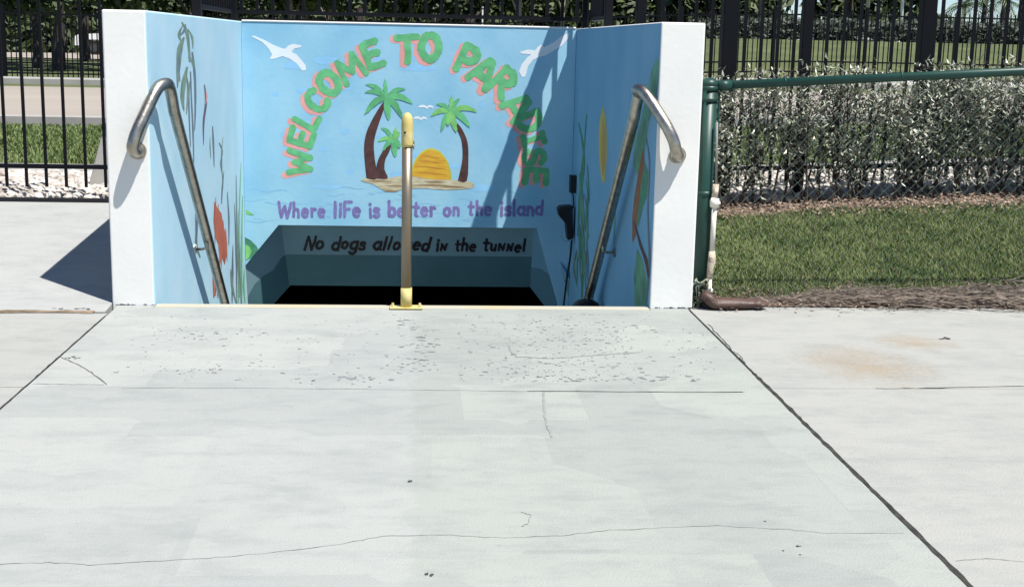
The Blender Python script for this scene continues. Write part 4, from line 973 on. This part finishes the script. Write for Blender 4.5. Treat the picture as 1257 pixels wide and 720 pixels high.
def tree_kind(key, trunk_h, r0, R_, hgt, m, bark, n, seed, lean=0.0):
    rnd = random.Random(seed); V, Fc = crownverts(R_, hgt, n, seed, .17)
    off = Vector((lean*trunk_h*1.2, 0, trunk_h+hgt*.30))
    cm = bpy.data.meshes.new('crown'); cm.from_pydata([tuple(v+off) for v in V], [], Fc); cm.materials.append(m)
    mb = MB(); P = spline([(0, 0, -.3), (lean*trunk_h*.4+.05, 0, trunk_h*.4), (lean*trunk_h*.9, .05, trunk_h*.85), (lean*trunk_h*1.2, 0, trunk_h+hgt*.2)], 4)
    mb.tube(P, [r0*(1.25-.8*i/len(P)) for i in range(len(P))], 9)
    for k_ in range(6):
        a_ = rnd.uniform(0, 6.28); s_ = P[int(len(P)*rnd.uniform(.5, .85))]; e_ = off+Vector((math.cos(a_)*R_*.6, math.sin(a_)*R_*.6, rnd.uniform(-.2, .3)*hgt))
        mb.tube([s_, s_.lerp(e_, .5)+Vector((0, 0, .2)), e_], [r0*.45, r0*.3, r0*.1], 6, False)
    tm = bpy.data.meshes.new('trunk'); tm.from_pydata(mb.V, [], mb.F); tm.materials.append(bark); tm.polygons.foreach_set('use_smooth', [True]*len(tm.polygons))
    kinds[key] = (cm, tm)
tree_kind('oak', 2.3, .17, 2.6, 2.6, M_leafA, M_bark, 5200, 11)
tree_kind('pale', 2.6, .09, 2.1, 2.4, M_leafB, M_barkp, 4200, 12, .03)
tree_kind('lean', 2.4, .20, 2.8, 2.6, M_leafB, M_bark, 5200, 13, -.12)
def tree(px, y, kind, label, sc=1.0, rz=0.0):
    x = PX(px, 40, y=y).x; r = empty('tree', (x, y, H(x, y)), label, 'tree', 'trees beyond the road'); r.rotation_euler.z = rz; r.scale = (sc, sc, sc)
    for nm, me in (('crown', kinds[kind][0]), ('trunk', kinds[kind][1])):
        o = bpy.data.objects.new(nm, me); COL.objects.link(o); o.parent = r
trees = [(-60, 50, 'oak', 'dark tree just outside the left edge, beyond the road', 1), (45, 47, 'oak', 'thick dark trunk at far left, beyond the road', 1.0), (70, 44, 'lean', 'leaning dark tree beside the thick trunk at far left', 1.0),
         (105, 60, 'oak', 'dark tree in front of the white vehicle', 1.1), (190, 52, 'oak', 'dark tree showing above the left stairwell wall', 1.1), (250, 45, 'lean', 'leafy tree behind the left corner of the mural wall', 1.0),
         (359, 46, 'pale', 'leftmost of the pale thin trunks above the mural wall', 1.0), (379, 49, 'pale', 'second pale thin trunk above the mural wall', 1.05), (405, 48, 'pale', 'third pale thin trunk, above the word COME', 1.0),
         (440, 56, 'oak', 'dark tree above the mural wall left of the yellow post', 1.2), (530, 50, 'pale', 'pale thin trunk above the word TO', 1.0), (575, 58, 'oak', 'dark tree above the mural wall right of the yellow post', 1.2), (640, 46, 'pale', 'pale-trunked tree above the word PARADISE', 1.1), (690, 48, 'pale', 'pale-trunked tree above the right corner of the mural', 1.0),
         (745, 52, 'oak', 'dark tree behind the top of the right stairwell wall', 1.1), (812, 50, 'lean', 'leafy tree above the white end of the right wall', 1.0), (870, 54, 'oak', 'dark tree left of the thick fence post', 1.1), (935, 52, 'pale', 'thin-trunked tree right of the thick fence post', 1.1),
         (990, 58, 'oak', 'dark tree behind the middle of the right fence', 1.1), (1040, 62, 'oak', 'rightmost dark tree beside the pale lamp pole', 1.15)]
for i, (px, y, kd, lb, sc) in enumerate(trees): tree(px, y, kd, lb, sc, i*1.3)
# far bushes closing the view under the crowns
def bushrow(name, x0, x1, y0, y1, h0, h1, n, m, label, leaf=.22):
    mb = MB(); rnd = random.Random(x0*3+y0)
    lumps = [(rnd.uniform(x0, x1), rnd.uniform(y0, y1), rnd.uniform(h0, h1), rnd.uniform(1.0, 2.2)) for _ in range(int(abs(x1-x0)*.9)+3)]
    for i in range(n):
        lx, ly, lh, lr = rnd.choice(lumps); t = rnd.random(); a_ = rnd.uniform(0, 6.28); x = lx+math.cos(a_)*lr*rnd.random()**.5; y = ly+math.sin(a_)*lr*.6; z = H(x, y)+lh*t*(1-.25*abs(x-lx)/lr)
        n1 = Vector((rnd.gauss(0, 1), rnd.gauss(0, 1), rnd.gauss(0, 1))).normalized(); n2 = n1.orthogonal().normalized(); p = Vector((x, y, z)); s1 = leaf*rnd.uniform(.6, 1.3)
        mb.add([p-n1*s1, p+n2*s1*.5, p+n1*s1, p-n2*s1*.5], [(0, 1, 2, 3)])
    return tag(mb.build(name, m), kind='stuff')
bushrow('far_woodland', -62, -22, 108, 116, 5, 9, 16000, M_leafA, '', .5)
bushrow('far_woodland', -34, 4, 80, 92, 5, 9, 26000, M_leafA, '', .42)
bushrow('far_woodland', -14, 30, 66, 74, 4, 7, 26000, M_leafA, '', .36)
bushrow('far_woodland', 22, 120, 96, 110, 1.2, 2.8, 16000, M_leafA, '', .4)
# clipped dark hedge on the right beyond the lawn
def farhedge(x0, x1, y, h, label, m):
    r = empty('clipped_hedge', (x0, y, H(x0, y)), label, 'hedge'); mb = MB(); rnd = random.Random(5)
    for i in range(14000):
        x = rnd.uniform(x0, x1); yy = y+rnd.uniform(-.5, .5); z = H(x, yy)+rnd.random()**.8*h*(1+.06*math.sin(x*3)); p = Vector((x, yy, z)); n1 = Vector((rnd.gauss(0, 1), rnd.gauss(0, 1), rnd.gauss(0, 1))).normalized(); n2 = n1.orthogonal().normalized(); s1 = rnd.uniform(.06, .16)
        mb.add([p-n1*s1, p+n2*s1*.5, p+n1*s1, p-n2*s1*.5], [(0, 1, 2, 3)])
    part(mb, 'foliage', m, r)
    st_ = MB()
    for i in range(int((x1-x0)/1.1)):
        x = x0+i*1.1; st_.tube([(x, y, H(x, y)-.1), (x, y, H(x, y)+h*.7)], .03, 5)
    part(st_, 'stems', M_bark, r)
farhedge(9.5, 44, 46, .72, 'long low dark hedge beyond the lawn on the right', mat('dark_hedge_leaf', (.020, .030, .020), .6, scale=3, col2=(.07, .085, .06)))
# palms at the far right
def palm(px, y, hgt, label):
    x = PX(px, 40, y=y).x; z = H(x, y); r = empty('palm_tree', (x, y, z), label, 'palm tree', 'palms at the far right'); rnd = random.Random(px)
    part(MB().tube([(x, y, z-.2), (x+.05, y, z+hgt*.5), (x+.1, y, z+hgt)], [.20, .16, .13], 9), 'trunk', M_bark, r, True)
    for k_ in range(17):
        a_ = k_*2.4; el = rnd.uniform(-.3, 1.1); L_ = rnd.uniform(2.0, 2.7); P = []
        for i in range(9):
            t = i/8; P.append(Vector((x+.1+math.cos(a_)*L_*t*math.cos(el*(1-t*.5)), y+math.sin(a_)*L_*t*math.cos(el*(1-t*.5)), z+hgt+L_*(math.sin(el)*t-.62*t*t))))
        mb = MB().tube(P, [.025]*8+[.008], 4, False)
        for i in range(1, 9):
            for s_ in (-1, 1):
                for e_ in (0, .5):
                    p = P[i-1].lerp(P[i], e_+.25); tdir = (P[i]-P[i-1]).normalized(); sd_ = tdir.cross(Vector((0, 0, 1))).normalized()*s_; q_ = p+sd_*.55*(1-.06*i)+tdir*.25-Vector((0, 0, .20)); mb.add([p-tdir*.04, p+tdir*.04, q_], [(0, 1, 2)])
        part(mb, 'frond', M_frond, r)
palm(1205, 76, 3.3, 'leftmost palm showing above the right end of the hedge'); palm(1250, 70, 3.8, 'tallest palm at the right edge of the view'); palm(1180, 92, 3.0, 'small distant palm left of the other palms'); palm(1228, 84, 3.1, 'middle palm half hidden between the two nearer palms')
# poles
for (px, y, top, rad, m, lb) in ((1063, 44, 5.2, .07, M_pole, 'pale grey lamp pole behind the right fence'), (1105, 60, 3.8, .09, M_carw, 'short white pole on the far lawn'), (592, 42, 2.2, .03, M_pole, 'thin white pole above the middle of the mural wall')):
    x = PX(px, 40, y=y).x; z = H(x, y); r = empty('pole', (x, y, z), lb, 'pole')
    part(MB().tube([(x, y, z-.1), (x, y, z+top)], [rad, rad*.8], 12), 'shaft', m, r, True)
    part(MB().tube([(x, y, z+top), (x, y, z+top+.06)], [rad*1.25, rad*.9], 12), 'cap', m, r, True); part(MB().tube([(x, y, z), (x, y, z+.12)], [rad*1.8, rad*1.6], 12), 'foot', m, r, True)
# white vehicle, far left
vy = 78.0; vx = PX(96, 45, y=vy).x; vz = H(vx, vy)+.03
car = empty('parked_vehicle', (vx+2.4, vy, vz), 'white pickup truck parked beyond the trees at far left', 'truck')
def prof(P, y0, y1, nm, m, par, bev=.05):
    mb = MB(); n_ = len(P); T = ngon_faces([(a, b, 0) for a, b in P]); mb.add([(vx+a, y0, vz+b) for a, b in P]+[(vx+a, y1, vz+b) for a, b in P], [t for t in T]+[tuple(i+n_ for i in reversed(t)) for t in T]+[(i, (i+1) % n_, (i+1) % n_+n_, i+n_) for i in range(n_)])
    o = mb.build(nm, m); bm = bmesh.new(); bm.from_mesh(o.data); bmesh.ops.recalc_face_normals(bm, faces=bm.faces); bm.to_mesh(o.data); bm.free(); keep(o, par); bevel(o, bev, 2); return o
prof([(0, .5), (.03, 1.02), (.25, 1.12), (1.45, 1.20), (2.1, 1.78), (3.3, 1.80), (3.5, 1.22), (5.3, 1.22), (5.32, .5), (4.75, .48), (4.6, .85), (3.95, .85), (3.8, .48), (1.55, .45), (1.4, .85), (.75, .85), (.6, .48)], vy-.9, vy+.9, 'body', M_carw, car)
prof([(1.62, 1.24), (2.14, 1.70), (2.7, 1.71), (2.7, 1.24)], vy-.92, vy+.92, 'window', M_glass, car, .02)
prof([(2.76, 1.24), (2.76, 1.71), (3.2, 1.71), (3.34, 1.24)], vy-.92, vy+.92, 'window', M_glass, car, .02)
prof([(-.05, .42), (-.05, .66), (.5, .66), (.5, .42)], vy-.88, vy+.88, 'bumper', M_blkpl, car, .03)
prof([(-.015, .78), (-.015, .98), (.2, .98), (.2, .78)], vy-.86, vy-.5, 'headlight', M_rim2, car, .02)
prof([(-.015, .78), (-.015, .98), (.2, .98), (.2, .78)], vy+.5, vy+.86, 'headlight', M_rim2, car, .02)
for wx in (1.08, 4.28):
    for sy in (-1, 1):
        t_ = MB().tube([(vx+wx, vy+sy*.93, vz+.39), (vx+wx, vy+sy*.66, vz+.39)], .39, 24); wh = part(t_, 'wheel', M_tyre, car, False)
        o = MB().tube([(vx+wx, vy+sy*.945, vz+.39), (vx+wx, vy+sy*.92, vz+.39)], .23, 16).build('rim', M_rim2); o.parent = wh
